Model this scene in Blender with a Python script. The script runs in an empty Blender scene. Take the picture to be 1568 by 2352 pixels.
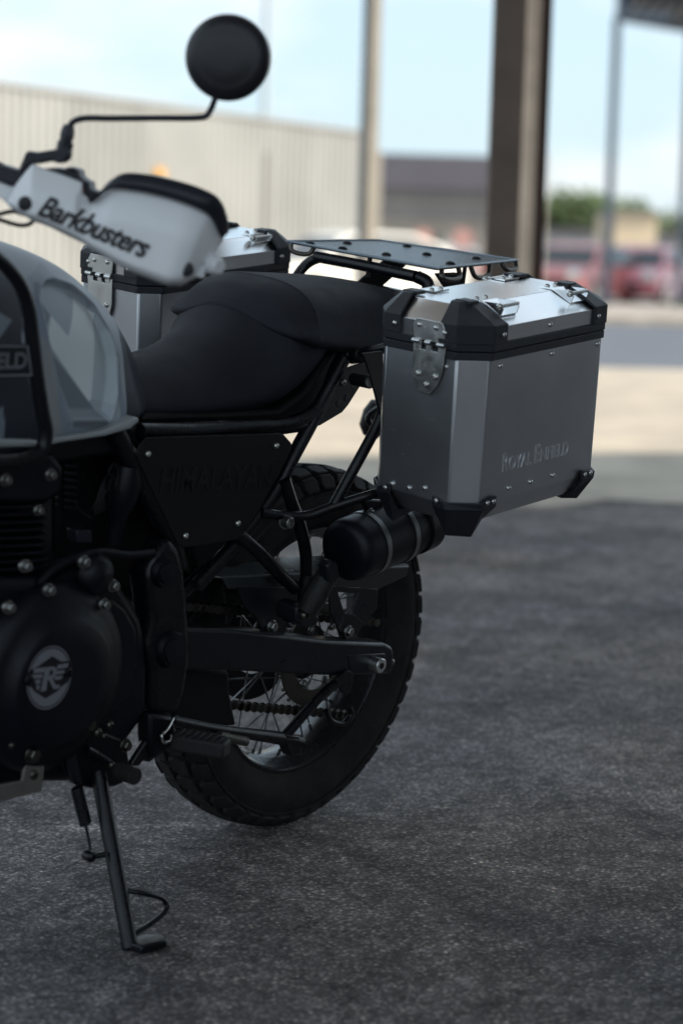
import bpy, bmesh, math, random
import numpy as np
from mathutils import Vector, Matrix
from mathutils.bvhtree import BVHTree
random.seed(7)
SC = bpy.context.scene
COL = SC.collection
rad = math.radians
# ------------------------------------------------------------------ camera
CAM = Vector((-2.73296, -2.38292, 0.98884))
YAW, PIT, ROL, LEAN = 0.8818, 0.11901, 0.028, 0.11555
FP = 75 / 36 * 2352
DV = Vector((math.sin(YAW) * math.cos(PIT), math.cos(YAW) * math.cos(PIT), -math.sin(PIT)))
_r = Vector((math.cos(YAW), -math.sin(YAW), 0)); _u = _r.cross(DV)
RV = _r * math.cos(ROL) + _u * math.sin(ROL)
UV = -_r * math.sin(ROL) + _u * math.cos(ROL)
GROUND = 0.010                     # level of the asphalt
cd = bpy.data.cameras.new('camera'); cam = bpy.data.objects.new('camera', cd); COL.objects.link(cam)
cam.matrix_world = Matrix(((RV.x, UV.x, -DV.x, CAM.x), (RV.y, UV.y, -DV.y, CAM.y), (RV.z, UV.z, -DV.z, CAM.z), (0, 0, 0, 1)))
cd.sensor_fit = 'VERTICAL'; cd.sensor_height = 36; cd.sensor_width = 24; cd.lens = 75
cd.clip_start = 0.05; cd.clip_end = 3000
cd.dof.use_dof = True; cd.dof.focus_distance = 3.42; cd.dof.aperture_fstop = 2.7
SC.camera = cam
# ------------------------------------------------------------------ sky, sun, exposure
GF = Vector((math.sin(YAW), math.cos(YAW), 0)); GR = Vector((math.cos(YAW), -math.sin(YAW), 0))   # forward / right on the ground
SUN_EL = rad(45)
sh = (GR * 0.95 - GF * 0.30).normalized()
SUND = (sh * math.cos(SUN_EL) + Vector((0, 0, math.sin(SUN_EL)))).normalized()
w = bpy.data.worlds.new('World'); SC.world = w; w.use_nodes = True
nt = w.node_tree; N = nt.nodes; LK = nt.links
bg = N['Background']
sky = N.new('ShaderNodeTexSky'); sky.sky_type = 'NISHITA'; sky.sun_disc = False
sky.sun_elevation = SUN_EL; sky.sun_rotation = math.atan2(SUND.x, SUND.y); sky.air_density = 1.0; sky.dust_density = 1.6; sky.ozone_density = 1.0
tc = N.new('ShaderNodeTexCoord'); mp = N.new('ShaderNodeMapping'); mp.inputs['Scale'].default_value = (1, 1, 2.6); mp.inputs['Location'].default_value = (2.3, .7, .4)
nz = N.new('ShaderNodeTexNoise'); nz.inputs['Scale'].default_value = 5.0; nz.inputs['Detail'].default_value = 6; nz.inputs['Roughness'].default_value = 0.55
rp = N.new('ShaderNodeValToRGB'); rp.color_ramp.elements[0].position = 0.45; rp.color_ramp.elements[1].position = 0.66
rp.color_ramp.elements[0].color = (.60, .775, .885, 1); rp.color_ramp.elements[1].color = (.95, .97, 1.0, 1)
gn = N.new('ShaderNodeVectorMath'); gn.operation = 'SCALE'; gn.inputs['Scale'].default_value = 4.85
mx = N.new('ShaderNodeMix'); mx.data_type = 'RGBA'; mx.inputs['Factor'].default_value = .82
LK.new(tc.outputs['Generated'], mp.inputs['Vector']); LK.new(mp.outputs[0], nz.inputs['Vector']); LK.new(nz.outputs['Fac'], rp.inputs['Fac'])
LK.new(rp.outputs['Color'], gn.inputs[0]); LK.new(gn.outputs[0], mx.inputs['B']); LK.new(sky.outputs['Color'], mx.inputs['A']); LK.new(mx.outputs['Result'], bg.inputs['Color'])
bg.inputs['Strength'].default_value = 0.12
sd = bpy.data.lights.new('sun', 'SUN'); sd.energy = 2.7; sd.angle = rad(0.53); sd.color = (1.0, 0.9, 0.76)
so = bpy.data.objects.new('sun', sd); COL.objects.link(so); so.rotation_euler = (-SUND).to_track_quat('-Z', 'Y').to_euler(); so.location = (0, 0, 20)
SC.view_settings.view_transform = 'Standard'; SC.view_settings.look = 'None'; SC.view_settings.gamma = 1; SC.view_settings.use_curve_mapping = False
SC.view_settings.exposure = 1.05
try:
    SC.cycles.max_bounces = 8; SC.cycles.use_denoising = True; SC.cycles.sample_clamp_indirect = 6
except Exception: pass
# ------------------------------------------------------------------ coordinates
ML = Matrix.Rotation(LEAN, 4, 'X')          # the motorcycle's lean on its stand
MLI = ML.inverted()
def ray(px, py): return DV + RV * ((px - 784) / FP) - UV * ((py - 1176) / FP)
def at(px, py, t): return CAM + ray(px, py) * t
def B(px, py, x=None, y=None, z=None, pl=None):
    """point of the leaning motorcycle's own frame on the plane x=, y=, z= or pl=(point, normal)"""
    o = MLI @ CAM; v = MLI @ ray(px, py)
    if pl: p0, n = pl; t = (Vector(p0) - o).dot(n) / v.dot(n)
    elif x is not None: t = (x - o.x) / v.x
    elif y is not None: t = (y - o.y) / v.y
    else: t = (z - o.z) / v.z
    return o + v * t
def BB(lst, **k): return [B(a, b, **k) for a, b in lst]
def gnd(px, py, z=GROUND):
    v = ray(px, py); t = (z - CAM.z) / v.z; return CAM + v * t
# ------------------------------------------------------------------ materials
MATS = {}
def mat(name, col, rough=0.5, metal=0.0, bump=0.0, bscale=200, var=0.0, vscale=8, spec=0.5, aniso=0, coat=0, rvar=0.0, stretch=None, col2=None, emis=None):
    if name in MATS: return MATS[name]
    m = bpy.data.materials.new(name); m.use_nodes = True; n = m.node_tree.nodes; l = m.node_tree.links; b = n['Principled BSDF']
    b.inputs['Base Color'].default_value = (*col, 1); b.inputs['Roughness'].default_value = rough; b.inputs['Metallic'].default_value = metal
    b.inputs['Specular IOR Level'].default_value = spec; b.inputs['Coat Weight'].default_value = coat; b.inputs['Coat Roughness'].default_value = 0.12
    t = n.new('ShaderNodeTexCoord'); src = t.outputs['Object']
    if stretch:
        q = n.new('ShaderNodeMapping'); q.inputs['Scale'].default_value = stretch; l.new(src, q.inputs[0]); src = q.outputs[0]
    if var or col2:
        z = n.new('ShaderNodeTexNoise'); z.inputs['Scale'].default_value = vscale; z.inputs['Detail'].default_value = 5; z.inputs['Roughness'].default_value = .6; l.new(src, z.inputs['Vector'])
        r = n.new('ShaderNodeValToRGB'); r.color_ramp.elements[0].position = .35; r.color_ramp.elements[1].position = .65
        c2 = col2 or tuple(min(1, c * (1 + var)) for c in col); c1 = col if col2 else tuple(c * (1 - var) for c in col)
        r.color_ramp.elements[0].color = (*c1, 1); r.color_ramp.elements[1].color = (*c2, 1)
        l.new(z.outputs['Fac'], r.inputs['Fac']); l.new(r.outputs['Color'], b.inputs['Base Color'])
    if rvar:
        z = n.new('ShaderNodeTexNoise'); z.inputs['Scale'].default_value = vscale * 1.7; z.inputs['Detail'].default_value = 6; l.new(src, z.inputs['Vector'])
        r = n.new('ShaderNodeMapRange'); r.inputs['From Min'].default_value = .3; r.inputs['From Max'].default_value = .7
        r.inputs['To Min'].default_value = max(.02, rough - rvar); r.inputs['To Max'].default_value = min(1, rough + rvar); l.new(z.outputs['Fac'], r.inputs['Value']); l.new(r.outputs[0], b.inputs['Roughness'])
    if bump:
        z = n.new('ShaderNodeTexNoise'); z.inputs['Scale'].default_value = bscale; z.inputs['Detail'].default_value = 3; l.new(src, z.inputs['Vector'])
        q = n.new('ShaderNodeBump'); q.inputs['Strength'].default_value = bump; q.inputs['Distance'].default_value = .002; l.new(z.outputs['Fac'], q.inputs['Height']); l.new(q.outputs[0], b.inputs['Normal'])
    if emis: b.inputs['Emission Color'].default_value = (*emis[:3], 1); b.inputs['Emission Strength'].default_value = emis[3]
    MATS[name] = m; return m
M = dict(
    black=mat('black_plastic', (.005, .0055, .007), .5, spec=.3, bump=.25, bscale=900, rvar=.08, vscale=20),
    cap=mat('corner_cap_plastic', (.010, .012, .018), .5, bump=.3, bscale=1400, rvar=.06, vscale=30),
    frame=mat('black_powdercoat', (.004, .0045, .007), .30, spec=.4, bump=.15, bscale=1200, rvar=.08, vscale=25),
    satin=mat('satin_black_steel', (.007, .008, .012), .34, spec=.4, rvar=.1, vscale=15, bump=.1, bscale=700),
    seat=mat('seat_vinyl', (.0105, .0115, .019), .68, spec=.35, bump=.5, bscale=1500, rvar=.06, vscale=12),
    panel=mat('side_panel_black', (.006, .0065, .0075), .5, spec=.35, bump=.15, bscale=1100, rvar=.05, vscale=9),
    engine=mat('engine_black', (.0035, .004, .008), .38, spec=.3, bump=.3, bscale=700, rvar=.08, vscale=20),
    rubber=mat('tyre_rubber', (.009, .009, .0105), .75, spec=.3, bump=.6, bscale=260, col2=(.022, .021, .020), vscale=18),
    peg=mat('peg_rubber', (.009, .009, .010), .6, bump=.4, bscale=400),
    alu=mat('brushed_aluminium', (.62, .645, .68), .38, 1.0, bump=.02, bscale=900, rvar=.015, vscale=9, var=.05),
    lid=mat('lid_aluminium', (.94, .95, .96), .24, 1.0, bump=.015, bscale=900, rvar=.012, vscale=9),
    steel=mat('stainless_steel', (.72, .73, .72), .36, 1.0, bump=.15, bscale=500, rvar=.08, vscale=40),
    chrome=mat('bolt_steel', (.62, .62, .60), .25, 1.0, rvar=.1, vscale=80),
    dullbolt=mat('dull_bolt_steel', (.30, .30, .29), .4, 1.0, rvar=.1, vscale=80),
    zinc=mat('zinc_strap', (.30, .31, .31), .4, 1.0, rvar=.1, vscale=60),
    white=mat('handguard_white', (.90, .92, .94), .42, bump=.05, bscale=500, rvar=.05, vscale=12),
    darkplastic=mat('handguard_spoiler_black', (.012, .015, .024), .4, bump=.2, bscale=900),
    decal=mat('decal_black', (.008, .009, .014), .5),
    decalgrey=mat('decal_grey', (.16, .16, .175), .5),
    lip=mat('tank_lip_grey', (.34, .37, .38), .35, var=.08, vscale=9, coat=.3),
    amber=mat('amber_lens', (.8, .22, .02), .25),
    skid=mat('skid_plate_alu', (.17, .155, .14), .55, .4, var=.15, vscale=25, bump=.2, bscale=300),
    spoke=mat('spoke_steel', (.28, .29, .30), .28, 1.0),
    rim=mat('rim_black', (.018, .019, .022), .25, .2, rvar=.06, vscale=30),
    rackplate=mat('rack_plate_coat', (.16, .19, .22), .26, .6, bump=.1, bscale=600),
    hook=mat('rack_hook_steel', (.12, .115, .10), .4, 1.0),
    mirror=mat('mirror_housing', (.012, .013, .018), .4, bump=.1, bscale=600),
    glass=mat('mirror_glass', (.8, .8, .8), .03, 1.0),
)
# ------------------------------------------------------------------ builders
OFF = [Matrix.Identity(4)]                  # transform taking authored coordinates into the parent thing's frame
def prop(o, label=None, cat=None, group=None, kind=None):
    if label: o['label'] = label
    if cat: o['category'] = cat
    if group: o['group'] = group
    if kind: o['kind'] = kind
    return o
def thing(name, label, cat, mw=None, group=None):
    o = bpy.data.objects.new(name, None); COL.objects.link(o); o.empty_display_size = .1
    if mw is not None: o.matrix_world = mw
    return prop(o, label, cat, group)
def mk(name, verts, faces, m, parent=None, smooth=False, bevel=0, seg=2, mats=None, fm=None, autos=None, sub=0):
    me = bpy.data.meshes.new(name); T = OFF[0]
    me.from_pydata([T @ Vector(v) for v in verts], [], faces); me.validate()
    for q in (mats or [m]): me.materials.append(q)
    if fm:
        for p, i in zip(me.polygons, fm): p.material_index = i
    bm = bmesh.new(); bm.from_mesh(me); bmesh.ops.recalc_face_normals(bm, faces=bm.faces); bm.to_mesh(me); bm.free()
    if smooth or bevel:
        for p in me.polygons: p.use_smooth = True
        me.set_sharp_from_angle(angle=rad(autos or 40))
    o = bpy.data.objects.new(name, me); COL.objects.link(o)
    if parent is not None: o.parent = parent
    if bevel:
        b = o.modifiers.new('bevel', 'BEVEL'); b.width = bevel; b.segments = seg; b.limit_method = 'ANGLE'; b.angle_limit = rad(30); b.harden_normals = False
    if sub:
        b = o.modifiers.new('sub', 'SUBSURF'); b.levels = sub; b.render_levels = sub
    return o
class G:                                    # geometry gathered for one mesh
    def __init__(s): s.v = []; s.f = []
    def add(s, v, f): n = len(s.v); s.v += [Vector(p) for p in v]; s.f += [tuple(i + n for i in q) for q in f]; return s
    def box(s, lo, hi, X=None):
        v = [Vector((x, y, z)) for x in (lo[0], hi[0]) for y in (lo[1], hi[1]) for z in (lo[2], hi[2])]
        if X is not None: v = [X @ p for p in v]
        return s.add(v, [(0, 1, 3, 2), (4, 6, 7, 5), (0, 4, 5, 1), (2, 3, 7, 6), (0, 2, 6, 4), (1, 5, 7, 3)])
    def cyl(s, a, b, r, r2=None, n=16, cap=True):
        a = Vector(a); b = Vector(b); r2 = r if r2 is None else r2; d = (b - a).normalized(); q = d.to_track_quat('Z', 'Y')
        v = []; 
        for c, rr in ((a, r), (b, r2)):
            for i in range(n): v.append(c + q @ Vector((rr * math.cos(2 * math.pi * i / n), rr * math.sin(2 * math.pi * i / n), 0)))
        f = [(i, (i + 1) % n, n + (i + 1) % n, n + i) for i in range(n)]
        if cap: f += [tuple(range(n))[::-1], tuple(range(n, 2 * n))]
        return s.add(v, f)
    def lathe(s, a, d, prof, n=24):         # prof: (distance along d, radius)
        a = Vector(a); q = Vector(d).normalized().to_track_quat('Z', 'Y'); v = []
        for t, r in prof:
            for i in range(n): v.append(a + q @ Vector((r * math.cos(2 * math.pi * i / n), r * math.sin(2 * math.pi * i / n), t)))
        f = [(k * n + i, k * n + (i + 1) % n, (k + 1) * n + (i + 1) % n, (k + 1) * n + i) for k in range(len(prof) - 1) for i in range(n)]
        f += [tuple(range(n))[::-1], tuple(range((len(prof) - 1) * n, len(prof) * n))]
        return s.add(v, f)
    def tube(s, pts, r, n=10, corner=0.0, closed=False, smooth=True):
        pts = [Vector(p) for p in pts]; R = r if isinstance(r, (list, tuple)) else [r] * len(pts)
        P = []; Q = []
        if len(pts) > 2 and smooth:
            m = len(pts)
            for i in range(m if closed else m - 1):
                p0 = pts[(i - 1) % m] if closed or i > 0 else pts[0] * 2 - pts[1]; p1 = pts[i]; p2 = pts[(i + 1) % m]
                p3 = pts[(i + 2) % m] if closed or i + 2 < m else pts[-1] * 2 - pts[-2]
                t0 = 0; t1 = max(1e-6, (p1 - p0).length ** .5); t2 = t1 + max(1e-6, (p2 - p1).length ** .5); t3 = t2 + max(1e-6, (p3 - p2).length ** .5)
                for k in range(6):
                    t = t1 + (t2 - t1) * k / 6
                    A1 = p0 * ((t1 - t) / (t1 - t0)) + p1 * ((t - t0) / (t1 - t0)); A2 = p1 * ((t2 - t) / (t2 - t1)) + p2 * ((t - t1) / (t2 - t1)); A3 = p2 * ((t3 - t) / (t3 - t2)) + p3 * ((t - t2) / (t3 - t2))
                    B1 = A1 * ((t2 - t) / (t2 - t0)) + A2 * ((t - t0) / (t2 - t0)); B2 = A2 * ((t3 - t) / (t3 - t1)) + A3 * ((t - t1) / (t3 - t1))
                    P.append(B1 * ((t2 - t) / (t2 - t1)) + B2 * ((t - t1) / (t2 - t1))); Q.append(R[i] + (R[(i + 1) % m] - R[i]) * k / 6)
            if not closed: P.append(pts[-1]); Q.append(R[-1])
        else: P = pts; Q = R
        m = len(P); v = []; up = None
        for i in range(m):
            d = (P[(i + 1) % m] - P[i - 1]) if closed else (P[min(i + 1, m - 1)] - P[max(i - 1, 0)])
            d.normalize()
            if up is None: up = Vector((0, 0, 1)) if abs(d.z) < .9 else Vector((1, 0, 0))
            a = d.cross(up).normalized(); up = a.cross(d).normalized()
            for k in range(n): v.append(P[i] + a * (Q[i] * math.cos(2 * math.pi * k / n)) + up * (Q[i] * math.sin(2 * math.pi * k / n)))
        f = [(i * n + k, i * n + (k + 1) % n, ((i + 1) % m) * n + (k + 1) % n, ((i + 1) % m) * n + k) for i in range(m if closed else m - 1) for k in range(n)]
        if not closed: f += [tuple(range(n))[::-1], tuple(range((m - 1) * n, m * n))]
        return s.add(v, f)
    def prism(s, pts, d):                   # outline (planar) pushed by vector d
        pts = [Vector(p) for p in pts]; d = Vector(d); n = len(pts)
        return s.add(pts + [p + d for p in pts], [tuple(range(n)), tuple(range(n, 2 * n))[::-1]] + [(i, (i + 1) % n, n + (i + 1) % n, n + i) for i in range(n)])
    def obj(s, name, m, parent=None, **k):
        return mk(name, s.v, s.f, m, parent, **k)
def tube(name, pts, r, m, parent, n=12, **k): return G().tube(pts, r, n, **k).obj(name, m, parent, smooth=True)
def cyl(name, a, b, r, m, parent, n=24, bevel=0, **k): return G().cyl(a, b, r, n=n, **k).obj(name, m, parent, smooth=True, bevel=bevel)
def prism(name, pts, d, m, parent, bevel=0, **k): return G().prism(pts, d).obj(name, m, parent, bevel=bevel, **k)
_shared = {}
def shared(kind):
    if kind in _shared: return _shared[kind]
    g = G()
    if kind == 'rivet': g.lathe((0, 0, 0), (0, 0, 1), [(-.3, 1), (0, 1), (.25, .95), (.5, .75), (.66, .45), (.72, .1)], 16)
    elif kind == 'socket': g.lathe((0, 0, 0), (0, 0, 1), [(-.3, 1), (.15, 1), (.5, .85), (.72, .58), (.76, .42), (.3, .38), (.28, .02)], 16)
    elif kind == 'capbolt': g.lathe((0, 0, 0), (0, 0, 1), [(-.3, 1), (1.0, 1), (1.12, .9), (1.12, .55), (.6, .5), (.58, .02)], 18)
    elif kind == 'hex':
        g.lathe((0, 0, 0), (0, 0, 1), [(-.3, 1.3), (.12, 1.3), (.2, 1.2), (.2, .9)], 18); g.lathe((0, 0, 0), (0, 0, 1), [(.2, .95), (.85, .95), (1.0, .8)], 6)
    me = bpy.data.meshes.new(kind); me.from_pydata([tuple(v) for v in g.v], [], g.f); me.validate()
    bm = bmesh.new(); bm.from_mesh(me); bmesh.ops.recalc_face_normals(bm, faces=bm.faces); bm.to_mesh(me); bm.free()
    for p in me.polygons: p.use_smooth = True
    me.set_sharp_from_angle(angle=rad(35)); _shared[kind] = me; return me
_bm = {}
def bolt(name, p, nrm, r, parent, kind='socket', m=None, h=1.0):
    m = m or M['chrome']; key = (kind, m.name)
    if key not in _bm: me = shared(kind).copy(); me.materials.append(m); _bm[key] = me
    o = bpy.data.objects.new(name, _bm[key]); COL.objects.link(o); T = OFF[0]
    q = (T.to_3x3() @ Vector(nrm)).normalized().to_track_quat('Z', 'Y')
    o.parent = parent; o.matrix_basis = Matrix.LocRotScale(T @ Vector(p), q, Vector((r, r, r * h))); return o
def loft(name, st, m, parent, n=36, p=3.0, pb=None, smooth=True, sub=0, cap=True, **k):
    """stations (x, zbottom, ztop, wbottom, wtop, ycentre)"""
    v = []; f = []; an = 2 * np.pi * (np.arange(1440) + .5) / 1440; C_, S_ = np.cos(an), np.sin(an); q_ = np.where(S_ < 0, pb or p, p)
    cc = np.sign(C_) * np.abs(C_) ** (2 / q_); ss = np.sign(S_) * np.abs(S_) ** (2 / q_)
    for (x, zb, zt, wb, wt, yc) in st:
        yy = yc + cc * (wb + (wt - wb) * (ss + 1) / 2); zz = (zb + zt) / 2 + ss * (zt - zb) / 2
        dl = np.hypot(np.diff(np.r_[yy, yy[0]]), np.diff(np.r_[zz, zz[0]])); cum = np.r_[0, np.cumsum(dl)]; u = np.arange(n) * cum[-1] / n
        Yv = np.interp(u, cum, np.r_[yy, yy[0]]); Zv = np.interp(u, cum, np.r_[zz, zz[0]]); v += [(x, float(a), float(b)) for a, b in zip(Yv, Zv)]
    ns = len(st)
    for i in range(ns - 1):
        for j in range(n): f.append((i * n + j, i * n + (j + 1) % n, (i + 1) * n + (j + 1) % n, (i + 1) * n + j))
    if cap: f += [tuple(range(n)), tuple(range((ns - 1) * n, ns * n))]
    return mk(name, v, f, m, parent, smooth=True, autos=50, sub=sub)
def interp(st, k=6):                        # smooth resampling of loft stations
    st = np.array(st, float); x = np.arange(len(st)); xs = np.linspace(0, len(st) - 1, (len(st) - 1) * k + 1); out = []
    for u in xs:
        i = min(int(u), len(st) - 2); t = u - i; p1, p2 = st[i], st[i + 1]; p0 = st[i - 1] if i else 2 * p1 - p2; p3 = st[i + 2] if i + 2 < len(st) else 2 * p2 - p1
        out.append(.5 * (2 * p1 + (p2 - p0) * t + (2 * p0 - 5 * p1 + 4 * p2 - p3) * t * t + (3 * p1 - p0 - 3 * p2 + p3) * t ** 3))
    return [tuple(o) for o in out]
def text_geo(s, size=1.0, extrude=.0, offset=0.0, shear=0.0, outline=0.0, spacing=1.0, wscale=1.0):
    cu = bpy.data.curves.new('t', 'FONT'); cu.body = s; cu.size = size; cu.extrude = extrude; cu.offset = offset; cu.shear = shear; cu.space_character = spacing; cu.resolution_u = 6
    if outline: cu.fill_mode = 'NONE'; cu.bevel_depth = outline; cu.bevel_resolution = 1
    o = bpy.data.objects.new('t', cu); COL.objects.link(o); dg = bpy.context.evaluated_depsgraph_get(); me = bpy.data.meshes.new_from_object(o.evaluated_get(dg))
    v = [Vector((p.co.x * wscale, p.co.y, p.co.z)) for p in me.vertices]; f = [tuple(p.vertices) for p in me.polygons]
    bpy.data.objects.remove(o); bpy.data.curves.remove(cu); bpy.data.meshes.remove(me); return v, f
def text_on(name, s, p0, p1, height, nrm, m, parent, bvh=None, lift=.0006, **k):
    """word written from p0 to p1 on the surface with normal nrm, letters of given height"""
    v, f = text_geo(s, 1.0, **k)
    if bvh:                                  # finer mesh so that the letters follow the curved surface
        t_ = bpy.data.meshes.new('t'); t_.from_pydata([tuple(a) for a in v], [], f); bm = bmesh.new(); bm.from_mesh(t_); bmesh.ops.triangulate(bm, faces=bm.faces)
        for _ in range(2): bmesh.ops.subdivide_edges(bm, edges=[e for e in bm.edges if e.calc_length() > .12], cuts=2, use_grid_fill=False); bmesh.ops.triangulate(bm, faces=bm.faces)
        bm.to_mesh(t_); bm.free(); v = [p.co.copy() for p in t_.vertices]; f = [tuple(p.vertices) for p in t_.polygons]; bpy.data.meshes.remove(t_)
    x0 = min(a.x for a in v); x1 = max(a.x for a in v); y1 = max(a.y for a in v)
    p0 = Vector(p0); p1 = Vector(p1); U = (p1 - p0); L_ = U.length; U.normalize(); n = Vector(nrm).normalized(); V = n.cross(U).normalized()
    out = []
    for a in v:
        q = p0 + U * ((a.x - x0) / (x1 - x0) * L_) + V * (a.y / y1 * height)
        if bvh:
            h = bvh.ray_cast(q + n * .2, -n)
            if h[0] is not None: q = h[0]
        out.append(q + n * (lift + a.z * height))
    return mk(name, out, f, m, parent, smooth=False)

# ================================================================== GROUND AND BACKGROUND
def asphalt_mat():
    m = bpy.data.materials.new('worn_asphalt'); m.use_nodes = True; n = m.node_tree.nodes; l = m.node_tree.links; b = n['Principled BSDF']
    t = n.new('ShaderNodeTexCoord'); P = t.outputs['Object']
    vo = n.new('ShaderNodeTexVoronoi'); vo.inputs['Scale'].default_value = 135; l.new(P, vo.inputs['Vector'])
    vs = n.new('ShaderNodeTexVoronoi'); vs.inputs['Scale'].default_value = 330; l.new(P, vs.inputs['Vector'])
    cr = n.new('ShaderNodeSeparateColor'); l.new(vo.outputs['Color'], cr.inputs[0])
    # stone colour from the random cell colour
    rs = n.new('ShaderNodeValToRGB'); e = rs.color_ramp.elements; e[0].position = 0; e[0].color = (.07, .073, .08, 1); e[1].position = 1; e[1].color = (.42, .41, .385, 1)
    for p_, c_ in ((.35, (.15,.155,.165,1)), (.7, (.235, .24, .25, 1)), (.92, (.28, .278, .27, 1))): q = e.new(p_); q.color = c_
    l.new(cr.outputs[0], rs.inputs['Fac'])
    # binder between stones
    rb = n.new('ShaderNodeValToRGB'); rb.color_ramp.elements[0].position = .30; rb.color_ramp.elements[1].position = .62; l.new(vo.outputs['Distance'], rb.inputs['Fac'])
    m1 = n.new('ShaderNodeMix'); m1.data_type = 'RGBA'; m1.inputs['B'].default_value = (.095, .096, .10, 1); l.new(rb.outputs['Color'], m1.inputs['Factor']); l.new(rs.outputs['Color'], m1.inputs['A'])
    # broad stains and worn patches
    n1 = n.new('ShaderNodeTexNoise'); n1.inputs['Scale'].default_value = 1.9; n1.inputs['Detail'].default_value = 6; n1.inputs['Roughness'].default_value = .62; l.new(P, n1.inputs['Vector'])
    r1 = n.new('ShaderNodeMapRange'); r1.inputs['From Min'].default_value = .3; r1.inputs['From Max'].default_value = .7; r1.inputs['To Min'].default_value = .55; r1.inputs['To Max'].default_value = 1.5; l.new(n1.outputs['Fac'], r1.inputs['Value'])
    n2 = n.new('ShaderNodeTexNoise'); n2.inputs['Scale'].default_value = 34; n2.inputs['Detail'].default_value = 5; n2.inputs['Roughness'].default_value = .7; l.new(P, n2.inputs['Vector'])
    r2 = n.new('ShaderNodeMapRange'); r2.inputs['From Min'].default_value = .3; r2.inputs['From Max'].default_value = .7; r2.inputs['To Min'].default_value = .55; r2.inputs['To Max'].default_value = 1.5; l.new(n2.outputs['Fac'], r2.inputs['Value'])
    mu = n.new('ShaderNodeMath'); mu.operation = 'MULTIPLY'; l.new(r1.outputs[0], mu.inputs[0]); l.new(r2.outputs[0], mu.inputs[1])
    mc = n.new('ShaderNodeVectorMath'); mc.operation = 'SCALE'; l.new(m1.outputs['Result'], mc.inputs[0]); l.new(mu.outputs[0], mc.inputs['Scale'])
    fs = n.new('ShaderNodeSeparateColor'); l.new(vs.outputs['Color'], fs.inputs[0])
    fr_ = n.new('ShaderNodeMapRange'); fr_.inputs['To Min'].default_value = .8; fr_.inputs['To Max'].default_value = 1.6; l.new(fs.outputs[0], fr_.inputs['Value'])
    m3 = n.new('ShaderNodeVectorMath'); m3.operation = 'SCALE'; l.new(mc.outputs[0], m3.inputs[0]); l.new(fr_.outputs[0], m3.inputs['Scale'])
    n4 = n.new('ShaderNodeTexNoise'); n4.inputs['Scale'].default_value = .8; n4.inputs['Detail'].default_value = 4; l.new(P, n4.inputs['Vector'])
    r4 = n.new('ShaderNodeValToRGB'); r4.color_ramp.elements[0].position = .4; r4.color_ramp.elements[0].color = (1.34, 1.22, 1.20, 1); r4.color_ramp.elements[1].position = .62; r4.color_ramp.elements[1].color = (1.52, 1.28, 1.12, 1); l.new(n4.outputs['Fac'], r4.inputs['Fac'])
    m4 = n.new('ShaderNodeVectorMath'); m4.operation = 'MULTIPLY'; l.new(m3.outputs[0], m4.inputs[0]); l.new(r4.outputs['Color'], m4.inputs[1])
    n5 = n.new('ShaderNodeTexNoise'); n5.inputs['Scale'].default_value = 9; n5.inputs['Detail'].default_value = 6; n5.inputs['Roughness'].default_value = .7; l.new(P, n5.inputs['Vector'])
    r5 = n.new('ShaderNodeMapRange'); r5.inputs['From Min'].default_value = .35; r5.inputs['From Max'].default_value = .65; r5.inputs['To Min'].default_value = .72; r5.inputs['To Max'].default_value = 1.3; l.new(n5.outputs['Fac'], r5.inputs['Value'])
    cw = n.new('ShaderNodeVectorMath'); cw.operation = 'SCALE'; cw.inputs['Scale'].default_value = .9; l.new(n5.outputs['Color'], cw.inputs[0]); cv_ = n.new('ShaderNodeVectorMath'); cv_.operation = 'ADD'; l.new(P, cv_.inputs[0]); l.new(cw.outputs[0], cv_.inputs[1])
    ck = n.new('ShaderNodeTexVoronoi'); ck.feature = 'DISTANCE_TO_EDGE'; ck.inputs['Scale'].default_value = .75; l.new(cv_.outputs[0], ck.inputs['Vector'])
    cr5 = n.new('ShaderNodeMapRange'); cr5.inputs['From Min'].default_value = .002; cr5.inputs['From Max'].default_value = .012; cr5.inputs['To Min'].default_value = .55; cr5.inputs['To Max'].default_value = 1; l.new(ck.outputs['Distance'], cr5.inputs['Value'])
    mm = n.new('ShaderNodeMath'); mm.operation = 'MULTIPLY'; l.new(r5.outputs[0], mm.inputs[0]); l.new(cr5.outputs[0], mm.inputs[1])
    m6 = n.new('ShaderNodeVectorMath'); m6.operation = 'SCALE'; l.new(m4.outputs[0], m6.inputs[0]); l.new(mm.outputs[0], m6.inputs['Scale'])
    l.new(m6.outputs[0], b.inputs['Base Color'])
    b.inputs['Roughness'].default_value = .85; b.inputs['Specular IOR Level'].default_value = .25
    h1 = n.new('ShaderNodeMath'); h1.operation = 'SUBTRACT'; h1.inputs[0].default_value = 1; l.new(vo.outputs['Distance'], h1.inputs[1])
    h2 = n.new('ShaderNodeMath'); h2.operation = 'MULTIPLY'; l.new(h1.outputs[0], h2.inputs[0]); l.new(cr.outputs[1], h2.inputs[1])
    h3 = n.new('ShaderNodeMath'); h3.operation = 'MULTIPLY_ADD'; h3.inputs[1].default_value = .7; l.new(vs.outputs['Distance'], h3.inputs[0]); l.new(h2.outputs[0], h3.inputs[2])
    bu = n.new('ShaderNodeBump'); bu.inputs['Strength'].default_value = .9; bu.inputs['Distance'].default_value = .010; l.new(h3.outputs[0], bu.inputs['Height']); l.new(bu.outputs[0], b.inputs['Normal'])
    return m
def gp(lat, dep, z=GROUND): p = CAM + GR * lat + GF * dep; p.z = z; return p
def sheet(name, pts, m, z, parent=None):
    o = mk(name, [Vector((p.x, p.y, z)) for p in pts], [tuple(range(len(pts)))], m, parent)
    if o.data.polygons[0].normal.z < 0: o.data.flip_normals()
    return prop(o, kind='structure')
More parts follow.
